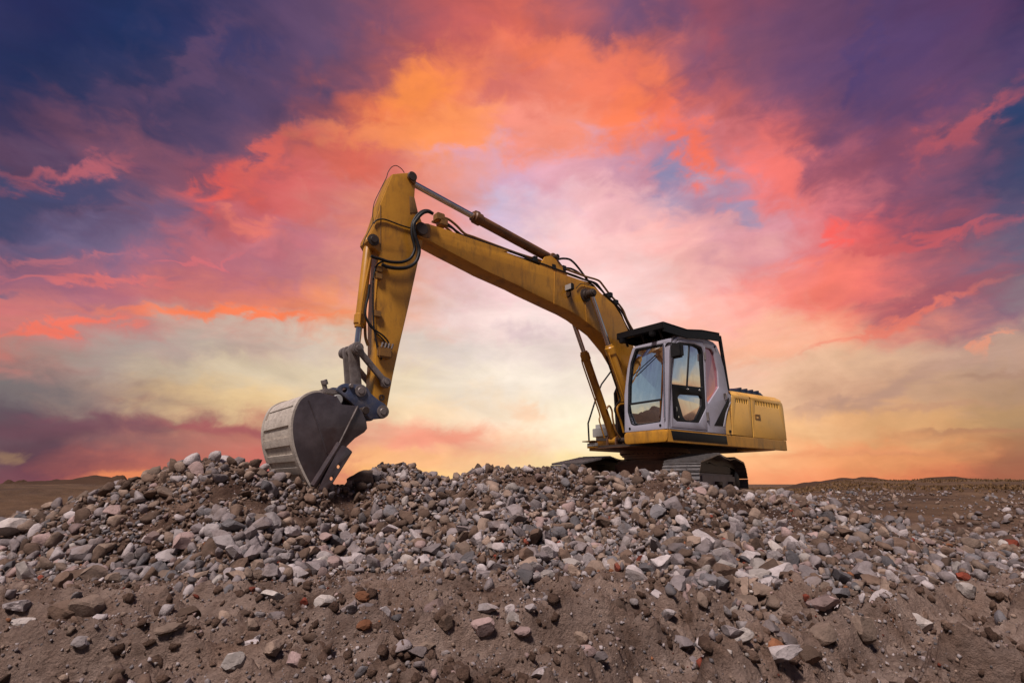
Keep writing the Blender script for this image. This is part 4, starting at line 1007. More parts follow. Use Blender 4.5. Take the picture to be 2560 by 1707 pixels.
# stick cylinder above the boom
SCB = L(c1(2110, 1050), 0)
sc = cylinder('stick_cylinder', SCP, SCB, 0.0, .405, .085, .05, 'rust')
a = L(c1(1375, 600), 0.0)
p3 = L3(c1, [(1370, 600), (1440, 648), (1700, 800), (1940, 960), (2030, 1000), (2110, 1030)], .04)
q = B(); q.tube(p3, .016); q.build('feed_pipe', 'pipe', sc)
q = B(); q.box(a[0] - .06, a[0] + .06, -.06, .06, a[1] - .07, a[1] + .02, .015); q.build('port_block', 'rust', sc)
for yy in (-.13, .13):
    lug = rnd(LL(c1, [(1990, 1130), (2060, 1020), (2120, 1010), (2190, 1070), (2290, 1200), (2100, 1180)], BW), .03)
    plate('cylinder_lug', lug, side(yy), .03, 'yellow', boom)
q = B(); q.cyl((SCB[0], -.18, SCB[1]), (SCB[0], .18, SCB[1]), .045, bev=.006); q.build('cylinder_pin', 'under', sc)
# bucket cylinder along the front of the stick
BCP = L(c1(362, 865), SW)
LKP = L(c2(382, 922), .0)
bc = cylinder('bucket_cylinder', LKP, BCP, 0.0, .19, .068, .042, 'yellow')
q = B(); q.cyl((BCP[0], -SW - .04, BCP[1]), (BCP[0], SW + .045, BCP[1]), .05, bev=.008); q.lathe((BCP[0], SW + .006, BCP[1]), (0, 1, 0), [(0, .085), (.02, .085), (.025, .05), (.045, .045)], 20); q.build('bucket_cylinder_pin', 'under', EX)
p3 = L3(c2, [(500, 150), (470, 300), (440, 450), (415, 620), (405, 720)], .10)
q = B(); q.tube(p3, .015); q.build('feed_pipe', 'yellow', bc)
# linkage
LY = .20
IDP = L(c2(625, 1215), LY); LK = L(c2(384, 922), LY); CPL = L(c2(410, 1286), LY); BKP = L(c2(600, 1462), LY)
def link(name, a, b, y, ra, rb, w, th, m, parent=EX):
    a, b = Vector(a), Vector(b); d = (b - a).normalized(); n_ = Vector((-d.y, d.x))
    o = []
    for k in range(9):
        t = math.pi * (.5 + k / 8.0); o.append(a + (d * math.cos(t) + n_ * math.sin(t)) * ra)
    o.append(a + d * ra * 1.1 - n_ * w); o.append(b - d * rb * 1.1 - n_ * w)
    for k in range(9):
        t = math.pi * (-.5 + k / 8.0); o.append(b + (d * math.cos(t) + n_ * math.sin(t)) * rb)
    o.append(b - d * rb * 1.1 + n_ * w); o.append(a + d * ra * 1.1 + n_ * w)
    return plate(name, [tuple(p) for p in o], side(y), th, m, parent, bev=.01)
for s_ in (1, -1):
    lk_ = link('guide_link', LK, IDP, s_ * LY, .085, .075, .038, .06, 'steel')
    for p in (LK, IDP):
        q = B(); q.lathe((p[0], s_ * (LY + .029), p[1]), (0, s_, 0), [(0, .06), (.02, .06), (.022, .035), (.035, .03)], 18); q.build('pin_cap', 'steel', lk_)
for s_ in (1, -1):
    link('bucket_link', LK, CPL, s_ * .085, .08, .08, .075, .05, 'steel')
q = B(); q.cyl((LK[0], -.28, LK[1]), (LK[0], .17, LK[1]), .05, bev=.006); q.build('link_pin', 'steel', EX)
q = B(); q.cyl((IDP[0], -.27, IDP[1]), (IDP[0], .26, IDP[1]), .042, bev=.006); q.build('stick_link_pin', 'under', EX)
hp_ = L(c2(592, 1342), SW)
q = B(); q.lathe((hp_[0], SW, hp_[1]), (0, 1, 0), [(0, .042), (.014, .042), (.014, .022), (.002, .02)], 18, False); q.build('grease_hole', 'under', stick)
# quick coupler
CQ = .19
qo = rnd(LL(c2, [(228, 1242), (268, 1222), (320, 1228), (430, 1232), (470, 1262), (500, 1310), (560, 1360), (620, 1400), (648, 1440), (648, 1490), (612, 1520), (560, 1524), (500, 1530), (430, 1480), (330, 1385), (200, 1278)], CQ), .02)
hol = [circ(*L(c2(276, 1280), CQ), .032)]
mid = [L(c2(*p), .0) for p in [(230, 1290), (300, 1250), (420, 1330), (520, 1440), (560, 1500), (470, 1490)]]
cq = plate('quick_coupler', mid, side(0), 2 * CQ - .045, 'under', EX)
for s_ in (1, -1): plate('coupler_plate', qo, side(s_ * CQ), .04, 'coupler', cq, hol, .008)
for p, r_ in ((CPL, .062), (BKP, .066)):
    q = B(); q.cyl((p[0], -CQ - .05, p[1]), (p[0], CQ + .05, p[1]), r_ * .72, bev=.006); q.lathe((p[0], CQ + .02, p[1]), (0, 1, 0), [(0, r_ * 1.25), (.018, r_ * 1.25), (.02, r_ * .9)], 22); q.build('coupler_pin', 'steel', cq)
pz = L(c2(325, 1245), CQ); q = B(); q.cyl((pz[0], CQ - .02, pz[1]), (pz[0], CQ + .05, pz[1]), .03, seg=8, bev=.005); q.build('bolt', 'steel', cq)
a = L(c2(105, 1225), .05); b = L(c2(140, 1290), .05)
q = B(); q.box(b[0] - .12, b[0] + .10, -.10, .16, b[1] - .05, b[1] + .02, .012); q.cyl((a[0] - .02, .05, b[1] + .015), (a[0], .05, a[1] - .01), .03, seg=10); q.cyl((a[0] - .012, .05, a[1] - .012), (a[0] + .012, .05, a[1] + .05), .045, seg=8, bev=.006); q.build('lock_cylinder', 'steel', cq)
# ---- bucket
BY = .58
def K(x, y): return L(c3(x, y), BY)
shell_c = [K(*p) for p in [(830, 560), (750, 545), (680, 525), (610, 530), (550, 555), (500, 592), (462, 655), (432, 745), (420, 850), (428, 960), (446, 1050), (472, 1135), (505, 1215), (545, 1300), (590, 1385), (630, 1440)]]
lipside = [K(*p) for p in [(640, 1420), (760, 1240), (930, 1020), (1000, 952), (1088, 896), (1114, 862), (1106, 795), (1062, 692), (1018, 650), (960, 646), (880, 640)]]
outl = shell_c + lipside
sc_d = [tuple(v) for v in catmull([Vector(p) for p in shell_c], 4)]
q = B(); q.strip(sc_d, -BY + .0245, BY - .0245, .022); bk = q.build('bucket', 'shell', EX, 40)
for s_ in (1, -1): plate('side_plate', outl, side(s_ * (BY - .012)), .024, 'bucket', bk, bev=.006)
def offs(pts, d):
    o = []
    for i, p in enumerate(pts):
        a, b = Vector(pts[max(i - 1, 0)]), Vector(pts[min(i + 1, len(pts) - 1)])
        t = (b - a).normalized(); o.append((p[0] - t.y * d, p[1] + t.x * d))
    return o
cen = Vector((sum(p[0] for p in outl) / len(outl), sum(p[1] for p in outl) / len(outl)))
sg = 1 if (Vector(offs(sc_d, .1)[30]) - cen).length > (Vector(sc_d[30]) - cen).length else -1
# wear strips across the shell, and rims along both edges
for (i0, i1) in ((27, 31), (35, 38), (42, 45), (48, 51), (54, 57)):
    q = B(); pts = offs(sc_d[i0:i1 + 1], sg * .021)
    q.strip(pts, -BY + .09, BY - .09, .02 ); q.build('wear_strip', 'shell', bk, None)
for s_ in (1, -1):
    q = B(); pts = offs(sc_d[8:], sg * .024); y_ = s_ * (BY - .045)
    q.strip(pts, y_ - .04, y_ + .04, .0235); q.build('edge_rim', 'shell', bk, 40)
q = B(); pts = offs(sc_d[6:24], sg * .012); q.strip(pts, -BY + .09, BY - .09, .011); q.build('top_wrap', 'shell', bk, 40)
# side cutters, lip bars and weld seams
for s_ in (1, -1):
    y_ = s_ * (BY + .02)
    cut = rnd([K(*p) for p in [(640, 1440), (850, 1012), (915, 1036), (966, 1080), (770, 1390), (720, 1450)]], .02)
    plate('side_cutter', cut, side(y_), .035, 'bucket', bk, [circ(*K(835, 1218), .022, 12), circ(*K(770, 1328), .022, 12)])
    q = B(); a = [(p[0], s_ * (BY + .012), p[1]) for p in [K(600, 1395), K(850, 1000), K(1022, 655)]]
    q.tube(a[:2], .035, smooth=False); q.build('lip_bar', 'bucket', bk)
    q = B(); q.tube(a[1:], .011, smooth=False); q.build('weld_bead', 'steel', bk)
    q = B(); a = [(p[0], s_ * (BY + .001), p[1]) for p in [K(565, 600), K(640, 800), K(730, 1085)]]
    q.tube(a, .009); q.build('weld_seam', 'bucket', bk)
q = B(); lp0, lp1 = K(620, 1425), K(700, 1330)
q.box(-.5, .5, -BY + .025, BY - .025, -.02, .02)
d = Vector((lp1[0] - lp0[0], 0, lp1[1] - lp0[1])); 
for w in q.bm.verts:
    t = (w.co.x + .5); n_ = Vector((-d.z, 0, d.x)).normalized()
    w.co = Vector((lp0[0], w.co.y, lp0[1])) + d * t + n_ * w.co.z
q.build('cutting_edge', 'bucket', bk)
for k in range(5):
    y_ = -BY + .1 + k * (2 * BY - .2) / 4
    q = B(); e = d.normalized()
    a = Vector((lp0[0], y_, lp0[1])); q.cyl(a + e * .1, a - e * .12, .045, .012, 4); q.build('tooth', 'steel', bk, None)
# hinge ears with the pale bucket pin
for s_ in (1, -1):
    ear = [K(*p) for p in [(770, 548), (810, 535), (870, 552), (1000, 640), (1040, 700), (960, 720), (820, 640)]]
    plate('hinge_ear', rnd(ear, .02), side(s_ * .30), .04, 'bucket', bk)
pk = L(c3(842, 590), .36); q = B(); q.cyl((pk[0], -.36, pk[1]), (pk[0], .36, pk[1]), .062, bev=.006); q.build('bucket_pin', 'cover', bk)
pk = L(c3(1100, 740), .3); q = B(); q.cyl((pk[0] + .02, -.34, pk[1] + .06), (pk[0] + .02, .34, pk[1] + .06), .05, bev=.006); q.build('bucket_pin', 'under', bk)
# ---- hoses and pipes
def hose(pts, r, m='rubber', y=None, name='hydraulic_hose', parent=EX):
    q = B(); q.tube(pts, r, 10); return q.build(name, m, parent, 60)
hose(L3(c1, [(945, 600), (900, 575), (840, 585), (780, 640), (745, 720), (745, 820), (765, 900), (770, 960), (730, 1040), (640, 1080), (520, 1075), (440, 1050), (380, 1035), (345, 1020)], SW + .07), .022)
hose(L3(c1, [(950, 605), (900, 585), (850, 600), (800, 650), (760, 720), (775, 820), (800, 900), (815, 980), (780, 1080), (700, 1130), (600, 1140), (500, 1125), (450, 1100)], SW + .12), .026)
hose(L3(c1, [(370, 700), (400, 668), (470, 660), (560, 690), (640, 720), (740, 750)], SW + .02), .011)
hose(L3(c1, [(670, 205), (640, 165), (590, 135), (545, 150), (510, 200), (495, 250), (470, 300), (420, 400), (375, 500), (360, 600), (362, 690), (330, 760), (280, 860), (268, 910)], SW - .02), .006)
hose(L3(c2, [(540, 230), (522, 350), (520, 500), (525, 700), (540, 820), (560, 930), (595, 1020)], SW + .02), .012)
hose(L3(c2, [(620, 180), (575, 195), (540, 240), (522, 330)], SW + .03), .014)
hose(L3(c2, [(490, 380), (478, 480), (460, 560), (455, 640), (480, 700), (520, 750), (545, 790)], SW + .02), .016)
hose(L3(c2, [(470, 690), (500, 740), (540, 770), (600, 810), (645, 860), (665, 920)], SW + .03), .012)
hose(L3(c2, [(545, 790), (590, 830), (630, 880), (640, 920)], SW + .03), .010)
hose(L3(c2, [(450, 660), (452, 760), (458, 840), (478, 900)], .0), .02, 'pipe', name='stick_pipe')
for p in ((570, 250), (568, 310), (556, 630)):
    x_, z_ = L(c2(*p), SW + .02); q = B(); q.box(x_ - .05, x_ + .05, SW + .0005, SW + .05, z_ - .045, z_ + .045, .01); q.build('hose_clamp', 'pipe', stick)
x_, z_ = L(c2(615, 950), SW + .03); q = B(); q.box(x_ - .11, x_ + .10, SW + .0005, SW + .07, z_ - .09, z_ + .06, .02); vb = q.build('valve_block', 'pipe', stick)
for k in range(4):
    q = B(); q.cyl((x_ - .10 + k * .05, SW + .04, z_ + .05), (x_ - .12 + k * .05, SW + .04, z_ + .12), .016, seg=8); q.build('hose_fitting', 'steel', vb)
# pipes along the top of the boom
pt1 = [(1000, 625), (1060, 645), (1110, 665), (1180, 720), (1260, 800), (1340, 830), (1500, 890), (1800, 1000), (2000, 1060)]
pt1n = [c1(*p) for p in pt1] + [c4(*p) for p in [(430, 345), (690, 430), (820, 480), (1000, 545), (1150, 590), (1210, 650), (1300, 770), (1385, 860), (1460, 960), (1500, 1060), (1560, 1170), (1600, 1230)]]
for yy, m_, r_ in ((.10, 'pipe', .02), (.02, 'rubber', .02), (-.08, 'pipe', .02)):
    q = B(); q.tube([(L(p, .10)[0], yy, L(p, .10)[1] - (0 if yy > 0.05 else .03)) for p in pt1n], r_, 8, n=3); q.build('boom_pipe', m_, EX, 60)
pt2 = [c1(1060, 715), c1(1130, 740), c1(1200, 790), c1(1260, 825), c1(1500, 905), c1(1800, 1010)] + [c4(*p) for p in [(300, 330), (480, 395), (680, 470), (880, 540), (1000, 590), (1090, 620), (1180, 700), (1260, 785), (1350, 870), (1440, 970), (1500, 1090), (1560, 1220)]]
q = B(); q.tube([(L(p, .14)[0], .14, L(p, .14)[1]) for p in pt2], .018, 8, n=3); q.build('boom_pipe', 'rubber', EX, 60)
for p in (c1(1010, 640), c1(1040, 690)):
    x_, z_ = L(p, .10); q = B(); q.box(x_ - .07, x_ + .07, .03, .17, z_ - .07, z_ + .05, .012); q.build('pipe_clamp', 'pipe', boom)
for p in (c4(1290, 770), c4(1360, 860), c4(720, 445), c4(590, 430), c1(1940, 1050)):
    x_, z_ = L(p, .10); q = B(); q.box(x_ - .045, x_ + .045, -.12, .16, z_ - .06, z_ + .04, .01); q.build('pipe_clamp', 'rubber', boom)
hose(L3(c4, [(590, 320), (650, 335), (720, 325), (800, 335), (860, 380), (920, 450), (990, 545), (1050, 620), (1100, 665)], .06), .02)
hose(L3(c4, [(560, 330), (640, 340), (720, 430), (820, 450), (900, 490), (950, 530)], .0), .02)
# rails, hoses and lines by the boom foot
q = B(); q.tube(L3(c5, [(142, 1402), (132, 1210), (225, 915), (278, 785), (385, 640)], -1.2), .018, 8, smooth=False); q.build('handrail', 'black', EX)
hose(L3(c5, [(315, 440), (345, 540), (400, 700), (460, 880), (480, 950), (430, 1020), (420, 1070), (440, 1120), (500, 1260)], -.1), .014)
for k, yy in enumerate((-.22, -.12, .0)):
    hose(L3(c5, [(330, 1060), (360, 1020), (390, 1070), (400, 1160), (430, 1290), (480, 1370)], yy), .018, 'turn' if k % 2 else 'pipe', name='hydraulic_pipe')
hose(L3(c5, [(525, 1000), (480, 1005), (450, 1040), (455, 1100), (490, 1200), (520, 1310)], -.05), .022, 'yellow', name='hydraulic_pipe')

# ------------------------------------------------------------------ stones
def ico(sub):
    bm = bmesh.new(); bmesh.ops.create_icosphere(bm, subdivisions=sub, radius=1)
    v = np.array([w.co[:] for w in bm.verts]); bm.verts.index_update()
    f = np.array([[w.index for w in q.verts] for q in bm.faces]); bm.free(); return v, f
ICO1, ICO2, ICO3 = ico(1), ico(2), ico(3)
def rock(base, rng, flat=1.0, cuts=9, rough=0.05, asp=None, lo=0.45, hi=0.8):
    """an angular broken stone: a ball cut by random planes, roughened; longest half-axis about 1"""
    v = base[0].copy()
    for k in range(cuts):
        n = rng.normal(size=3); n /= np.linalg.norm(n)
        d = rng.uniform(lo, hi)
        h = v @ n - d
        v = v - np.outer(np.maximum(h, 0), n)
    for k in range(3):
        fr = rng.normal(size=3) * (2.5 + 2 * k); ph = rng.uniform(0, 6)
        v = v * (1 + rough * np.sin(v @ fr + ph)[:, None])
    v = v + rng.normal(size=v.shape) * rough * 0.25
    a = asp if asp is not None else np.array([1.0, rng.uniform(0.6, 0.95), rng.uniform(0.45, 0.8) * flat])
    v = v / np.abs(v).max(0) * a
    return v
prng = np.random.default_rng(5)
SMALL = [rock(ICO2, prng, cuts=10, rough=.04, lo=.38, hi=.68) for k in range(40)]
CHIPS = []
for k in range(40):
    v_ = ICO1[0] + prng.normal(size=ICO1[0].shape) * .2
    CHIPS.append(v_ / np.abs(v_).max(0) * np.array([1, prng.uniform(.55, .95), prng.uniform(.4, .8)]))
def proj(x, y, z):
    fw = CT * y + ST * (z - HC); up = -ST * y + CT * (z - HC)
    return CX + F * x / fw, CY - F * up / fw, fw

# bare dirt streaks on the bank (image centre, half size in pixels)
BARE = [(560, 1235, 75, 28, -.2), (460, 1270, 60, 22, -.5), (400, 1320, 55, 18, -.5), (640, 1270, 60, 25, .3), (860, 1270, 50, 38, .2), (760, 1300, 60, 18, .3), (1310, 1205, 60, 24, 0), (1640, 1225, 60, 30, -.1),
        (1700, 1260, 50, 20, .5), (1840, 1270, 70, 16, .3), (1960, 1300, 90, 20, .5), (2110, 1370, 80, 22, .5), (1290, 1385, 55, 14, -.4), (1760, 1330, 50, 14, .5), (300, 1370, 40, 10, -.3), (2330, 1300, 130, 22, .1)]
def bare(px, py):
    w = np.zeros(np.shape(px))
    for cx_, cy_, a, b, ro in BARE:
        dx, dy = px - cx_, py - cy_
        u, v = dx * math.cos(ro) + dy * math.sin(ro), -dx * math.sin(ro) + dy * math.cos(ro)
        w = np.maximum(w, np.exp(-((u / a) ** 2 + (v / b) ** 2)))
    return w

cells = {}
def room(x, y, r, k):
    c = 0.16; ix, iy = int(x // c), int(y // c)
    for i in range(ix - 2, ix + 3):
        for j in range(iy - 2, iy + 3):
            for (a, b, q) in cells.get((i, j), ()):
                if (a - x) ** 2 + (b - y) ** 2 < (k * (q + r)) ** 2: return False
    cells.setdefault((ix, iy), []).append((x, y, r)); return True


# notable stones first: image x, row of centre, width (px), colour, proportions (wide, deep, high), label
N = [
 (30, 1318, 92, 'pale', (1, .55, .42), 'large pale concrete slab lying tilted at the left edge of the bank'),
 (491, 1186, 46, 'pinkish', (.8, .45, 1), 'upright flat pinkish slab near the top of the left crest'),
 (379, 1351, 32, 'pinkish', (1, .8, .8), 'pink stone halfway up the bank left of the bucket'),
 (166, 1535, 62, 'brown', (1, .6, .6), 'long dark brown boulder leaning on a tan one in the left foreground'),
 (214, 1537, 64, 'tan', (1, .7, .75), 'broad tan boulder beside the long brown one, left foreground'),
 (157, 1471, 42, 'brown', (.9, .8, 1), 'round dark brown stone at the foot of the bank, far left'),
 (677, 1506, 52, 'pale', (1, .8, .6), 'rounded pale stone in the dirt below the bucket'),
 (809, 1512, 54, 'pale', (1, .8, .7), 'whitish angular stone right of a red fragment below the bucket'),
 (44, 1541, 54, 'light grey', (1, .7, .5), 'light grey stone at the left edge of the foreground'),
 (40, 1566, 56, 'pale', (1, .8, .3), 'flat pale stone just below the light grey one at the left edge'),
 (627, 1578, 40, 'tan', (.75, .6, 1), 'upright tan stone in the dirt, left of centre'),
 (629, 1612, 38, 'light grey', (1, .8, .7), 'light grey stone just in front of the upright tan stone'),
 (420, 1596, 70, 'tan', (1, .5, .28), 'long flat tan shard lying on a dirt ridge, left foreground'),
 (578, 1672, 54, 'pale', (1, .8, .8), 'pale angular stone near the bottom edge, left of centre'),
 (193, 1671, 38, 'light grey', (1, .8, .7), 'small light grey stone near the bottom left corner'),
 (290, 1454, 40, 'tan', (1, .8, .7), 'tan brown block at the foot of the left bank'),
 (640, 1435, 38, 'tan', (.7, .6, 1), 'tall tan stone at the foot of the bank below the bucket'),
 (627, 1497, 22, 'red brick', (1, .7, .6), 'dark red brick fragment beside the rounded pale stone'),
 (757, 1524, 26, 'red brick', (.8, .7, 1), 'dull red brick fragment left of the whitish stone'),
 (1083, 1526, 42, 'tan', (.62, .5, 1), 'tan stone standing on end at the centre of the foreground'),
 (1285, 1556, 52, 'pale', (1, .65, .65), 'egg-shaped cream stone right of the standing tan stone'),
 (1326, 1565, 34, 'light grey', (1, .8, .6), 'light grey stone touching the egg-shaped cream one'),
 (1207, 1603, 58, 'pinkish', (1, .8, .75), 'big pinkish grey stone in the centre foreground'),
 (1114, 1594, 44, 'brown', (.9, .8, 1), 'dark brown block left of the big pinkish stone'),
 (1306, 1617, 46, 'pinkish', (1, .8, .6), 'pinkish tan stone right of the big pinkish grey stone'),
 (876, 1537, 48, 'grey', (1, .8, .7), 'rounded speckled grey stone below the gap beside the bucket'),
 (1064, 1630, 46, 'tan', (1, .8, .5), 'half buried tan stone near the bottom, centre'),
 (1455, 1615, 42, 'tan', (1, .7, .8), 'pointed tan stone in the right of the centre foreground'),
 (1468, 1650, 46, 'pinkish', (1, .6, .55), 'pale pink oblong stone in front of the pointed tan one'),
 (866, 1410, 48, 'light grey', (1, .45, .85), 'flat squarish grey slab low on the bank right of the bucket'),
 (1474, 1414, 46, 'light grey', (.95, .7, 1), 'light grey boulder low on the bank below the cab front'),
 (1438, 1436, 42, 'tan', (1, .8, .9), 'tan boulder leaning against the light grey one below the cab front'),
 (1412, 1317, 50, 'tan', (1, .6, .6), 'broad brownish slab halfway up the bank below the boom foot'),
 (1368, 1441, 40, 'pale', (1, .7, .6), 'cream stone at the foot of the bank below the boom'),
 (1602, 1402, 30, 'red brick', (1, .6, .6), 'bright red brick piece on the bank below the cab'),
 (1544, 1431, 24, 'red brick', (.7, .6, 1), 'red brick piece standing low on the bank, left of the large pale boulder'),
 (1459, 1309, 20, 'orange brown', (.8, .7, 1), 'small orange stone halfway up the bank below the cab front'),
 (1548, 1386, 18, 'orange brown', (1, .7, .8), 'small orange brick scrap left of the bright red brick'),
 (1590, 1448, 66, 'light grey', (1, .7, .7), 'large light grey angular boulder at the foot of the bank below the cab'),
 (909, 1510, 44, 'orange brown', (1, .7, .6), 'orange brown clod at the foot of the bank beside the bucket'),
 (909, 1582, 36, 'orange brown', (1, .6, .6), 'orange brown brick piece in the dirt, left of the dark brown block'),
 (1590, 1475, 22, 'pale', (1, .8, .6), 'small white stone at the foot of the bank below the cab'),
 (1813, 1418, 54, 'pale', (1, .7, .75), 'large cream boulder on the bank below the tracks'),
 (1903, 1452, 52, 'pale', (1, .8, .85), 'cream boulder below and right of the large cream one'),
 (1750, 1232, 34, 'pinkish', (1, .8, .8), 'round pink stone high on the bank in front of the track frame'),
 (2062, 1519, 72, 'pinkish', (1, .7, .5), 'wide flat-faced pinkish grey stone at the foot of the right bank'),
 (2056, 1596, 60, 'tan', (1, .8, .65), 'hollowed tan boulder in the right foreground'),
 (2161, 1605, 66, 'tan', (.8, .6, 1), 'tall tan boulder right of the hollowed one'),
 (1937, 1628, 54, 'orange brown', (1, .7, .6), 'smooth rounded brown cobble in the right foreground'),
 (1947, 1664, 106, 'light grey', (1, .6, .35), 'largest foreground stone, long flat and light grey, near the bottom right'),
 (2024, 1664, 56, 'brown', (1, .7, .7), 'brown stone at the right end of the long flat grey one'),
 (1928, 1590, 40, 'grey', (1, .8, .8), 'grey pointed stone behind the smooth brown cobble'),
 (2242, 1368, 52, 'brown', (1, .6, .75), 'grey brown slab standing on the right slope'),
 (2360, 1404, 38, 'pale', (1, .8, .85), 'pale cube-like stone on the right slope'),
 (2529, 1364, 36, 'red brick', (1, .8, .7), 'bright red brick lump by the right edge'),
 (2410, 1456, 26, 'red brick', (1, .8, .8), 'dark red brick lump at the foot of the right slope'),
 (2422, 1502, 42, 'pale', (1, .8, .7), 'whitish stone in the dirt near the right edge'),
 (2295, 1554, 54, 'pale', (1, .8, .7), 'pale broken stone in dark soil on the right'),
 (1964, 1226, 40, 'grey', (1, .4, .8), 'grey triangular slab on the skyline right of the tracks'),
 (2092, 1479, 18, 'orange brown', (1, .7, .7), 'tiny orange brick scrap low on the right bank'),
 (2020, 1517, 22, 'red brick', (.7, .7, 1), 'red orange brick scrap left of the wide flat-faced stone'),
 (905, 1170, 74, 'tan', (1, .5, .6), 'long tan slab on the crest between bucket and boom'),
 (1500, 1664, 40, 'grey', (1, .7, .6), 'grey stone behind a rut at the bottom right of centre'),
]
def ground_hit(px, py):
    d = ray(px, py); ts = np.arange(2.2, 30, 0.02)
    x, y, z = d[0] * ts, d[1] * ts, HC + d[2] * ts
    h = height(x, y, False); k = np.argmax(z < h)
    return (x[k], y[k]) if (z < h).any() else None
objs = []
nrng = np.random.default_rng(21)
for px, py, w, colr, asp, lab in N:
    h = ground_hit(px, py + w * 0.18) or ground_hit(px, py + w * .5)
    if h is None: continue
    x, y = h; D = math.hypot(x, y)
    s = w / 2 * D / 1430.0
    zc_ = float(height(np.array([x]), np.array([y]))[0]) + s * asp[2] * 0.42
    v = rock(ICO3, nrng, cuts=13, rough=0.03, asp=np.array(asp) / max(asp), lo=.5, hi=.85)
    objs.append(dict(x=x, y=y, z=zc_, s=s, v=v, f=ICO3[1], col=colr, label=lab, rot=(nrng.uniform(-.2, .2), nrng.uniform(-.25, .25), -math.atan2(x, y) + nrng.uniform(-.3, .3)), px=px, w=w))
    room(x, y, s * .75, 0.1)

# the rubble: thrown from large to small so that pieces lie side by side
rub = []
def throw(n, a0, a1, rf, s0, s1, k, dens, powr=2.2):
    a = np.radians(RNG.uniform(a0, a1, n)); t = RNG.uniform(0, 1, n)
    rcv = np.interp(np.degrees(a), TB_AZ, TB_RC); rfv = np.interp(np.degrees(a), TB_AZ, TB_RF)
    r = rf(rfv, rcv, t)
    x, y = r * np.sin(a), r * np.cos(a)
    z = height(x, y)
    px, py, fw = proj(x, y, z)
    s = s0 * (s1 / s0) ** (RNG.uniform(0, 1, n) ** powr)
    keep = RNG.uniform(0, 1, n) < dens(px, py, x, y, r, rfv, rcv)
    idx = np.nonzero(keep)[0]; idx = idx[np.argsort(-s[idx])]
    out = []
    for i in idx:
        if room(x[i], y[i], s[i], k): out.append((x[i], y[i], z[i], s[i], px[i], py[i]))
    rub.extend(out); return len(out)
patch = lambda x, y: np.clip(0.5 + 0.9 * fbm(x * 0.9, y * 0.9, 3, 200), 0, 1)
bankd = lambda px, py, x, y, r, rf, rc: np.clip(1.0 - 1.3 * bare(px, py), 0, 1) * np.where(patch(x, y) > 0.10, 1, .4)
bank_r = lambda rf, rc, t: rf - .15 + (rc + .35 - rf) * t
cnt = [throw(14000, -50, 50, bank_r, .034, .104, .50, lambda *q: bankd(*q) * .85, 2.6),
       throw(80000, -50, 50, bank_r, .014, .040, .43, bankd, 1.3),
       throw(7000, -50, 50, lambda rf, rc, t: 2.4 + (rf - 2.4) * t ** .7, .014, .068, .7, lambda px, py, x, y, r, rf, rc: np.clip(.15 + 1.2 * (patch(x * 1.7, y * 1.7) - .35), .04, 1) * .8, 3.0)]
# far rubble field on the right, and loose stones round the tracks
cnt.append(throw(9000, 21, 52, lambda rf, rc, t: rc + .3 + 18 * t ** 1.5, .025, .105, .6, lambda px, py, x, y, r, rf, rc: np.where(r > 12.5, np.where(patch(x * .4, y * .4) < .45, .12, .5), .9) * np.clip(1 - .6 * bare(px, py), 0, 1), 2.6))
cnt.append(throw(700, -50, -20, lambda rf, rc, t: rc + .2 + 9 * t ** 1.5, .04, .18, .7, lambda px, py, x, y, r, rf, rc: np.full(np.shape(x), .6), 2.6))
print('stones', cnt, flush=True)

COLS = list(STONE)
PCOL = np.array([.27, .17, .12, .16, .17, .06, .012, .028, .01]); PCOL /= PCOL.sum()
scol = RNG.choice(len(COLS), len(rub), p=[PCOL[['grey', 'light grey', 'bluish grey', 'tan', 'brown', 'pinkish', 'red brick', 'pale', 'orange brown'].index(c)] for c in COLS])
DIRTY = [COLS.index('brown'), COLS.index('brown'), COLS.index('tan'), COLS.index('grey')]
for i_, q_ in enumerate(rub):
    az_ = math.degrees(math.atan2(q_[0], q_[1])); t_ = (math.hypot(q_[0], q_[1]) - np.interp(az_, TB_AZ, TB_RF)) / (np.interp(az_, TB_AZ, TB_RC) - np.interp(az_, TB_AZ, TB_RF))
    if RNG.uniform() < np.clip(1.0 * (t_ - .25), 0, .62): scol[i_] = DIRTY[int(RNG.integers(4))]
for i_, q_ in enumerate(rub):
    if q_[3] > .045 and COLS[scol[i_]] in ('red brick', 'orange brown'): scol[i_] = COLS.index('grey')
# the ones that show largest become individuals
RUBA = np.array([(q[3] * 2 / math.hypot(q[0], q[1]) * 1430 if (-20 < q[4] < 2580 and q[5] < 1720 and math.hypot(q[0], q[1]) < 1.2 + np.interp(math.degrees(math.atan2(q[0], q[1])), TB_AZ, TB_RC)) else 0) for q in rub])
big = np.argsort(-RUBA)[:300 - len(objs)]
bigset = set(int(i) for i in big)
PROTO = [rock(ICO3, prng, cuts=13, rough=.03, lo=.4, hi=.72) for k in range(24)]
for i in big:
    x, y, z, s, px, py = rub[i]
    objs.append(dict(x=x, y=y, z=z + s * .38, s=s * 1.08, proto=int(RNG.integers(24)), col=COLS[scol[i]], px=px, py=py, w=RUBA[i], rot=tuple(RNG.uniform(-.7, .7, 2)) + (RNG.uniform(0, 6.28),)))
def mesh_of(name, v, f, m):
    me = bpy.data.meshes.new(name); me.from_pydata(v.tolist(), [], f.tolist()); me.materials.append(m)
    me.polygons.foreach_set('use_smooth', [True] * len(me.polygons))
    try: me.set_sharp_from_angle(angle=math.radians(24))
    except Exception: pass
    return me
pm = [mesh_of('stone', v, ICO3[1], M['stone grey']) for v in PROTO]
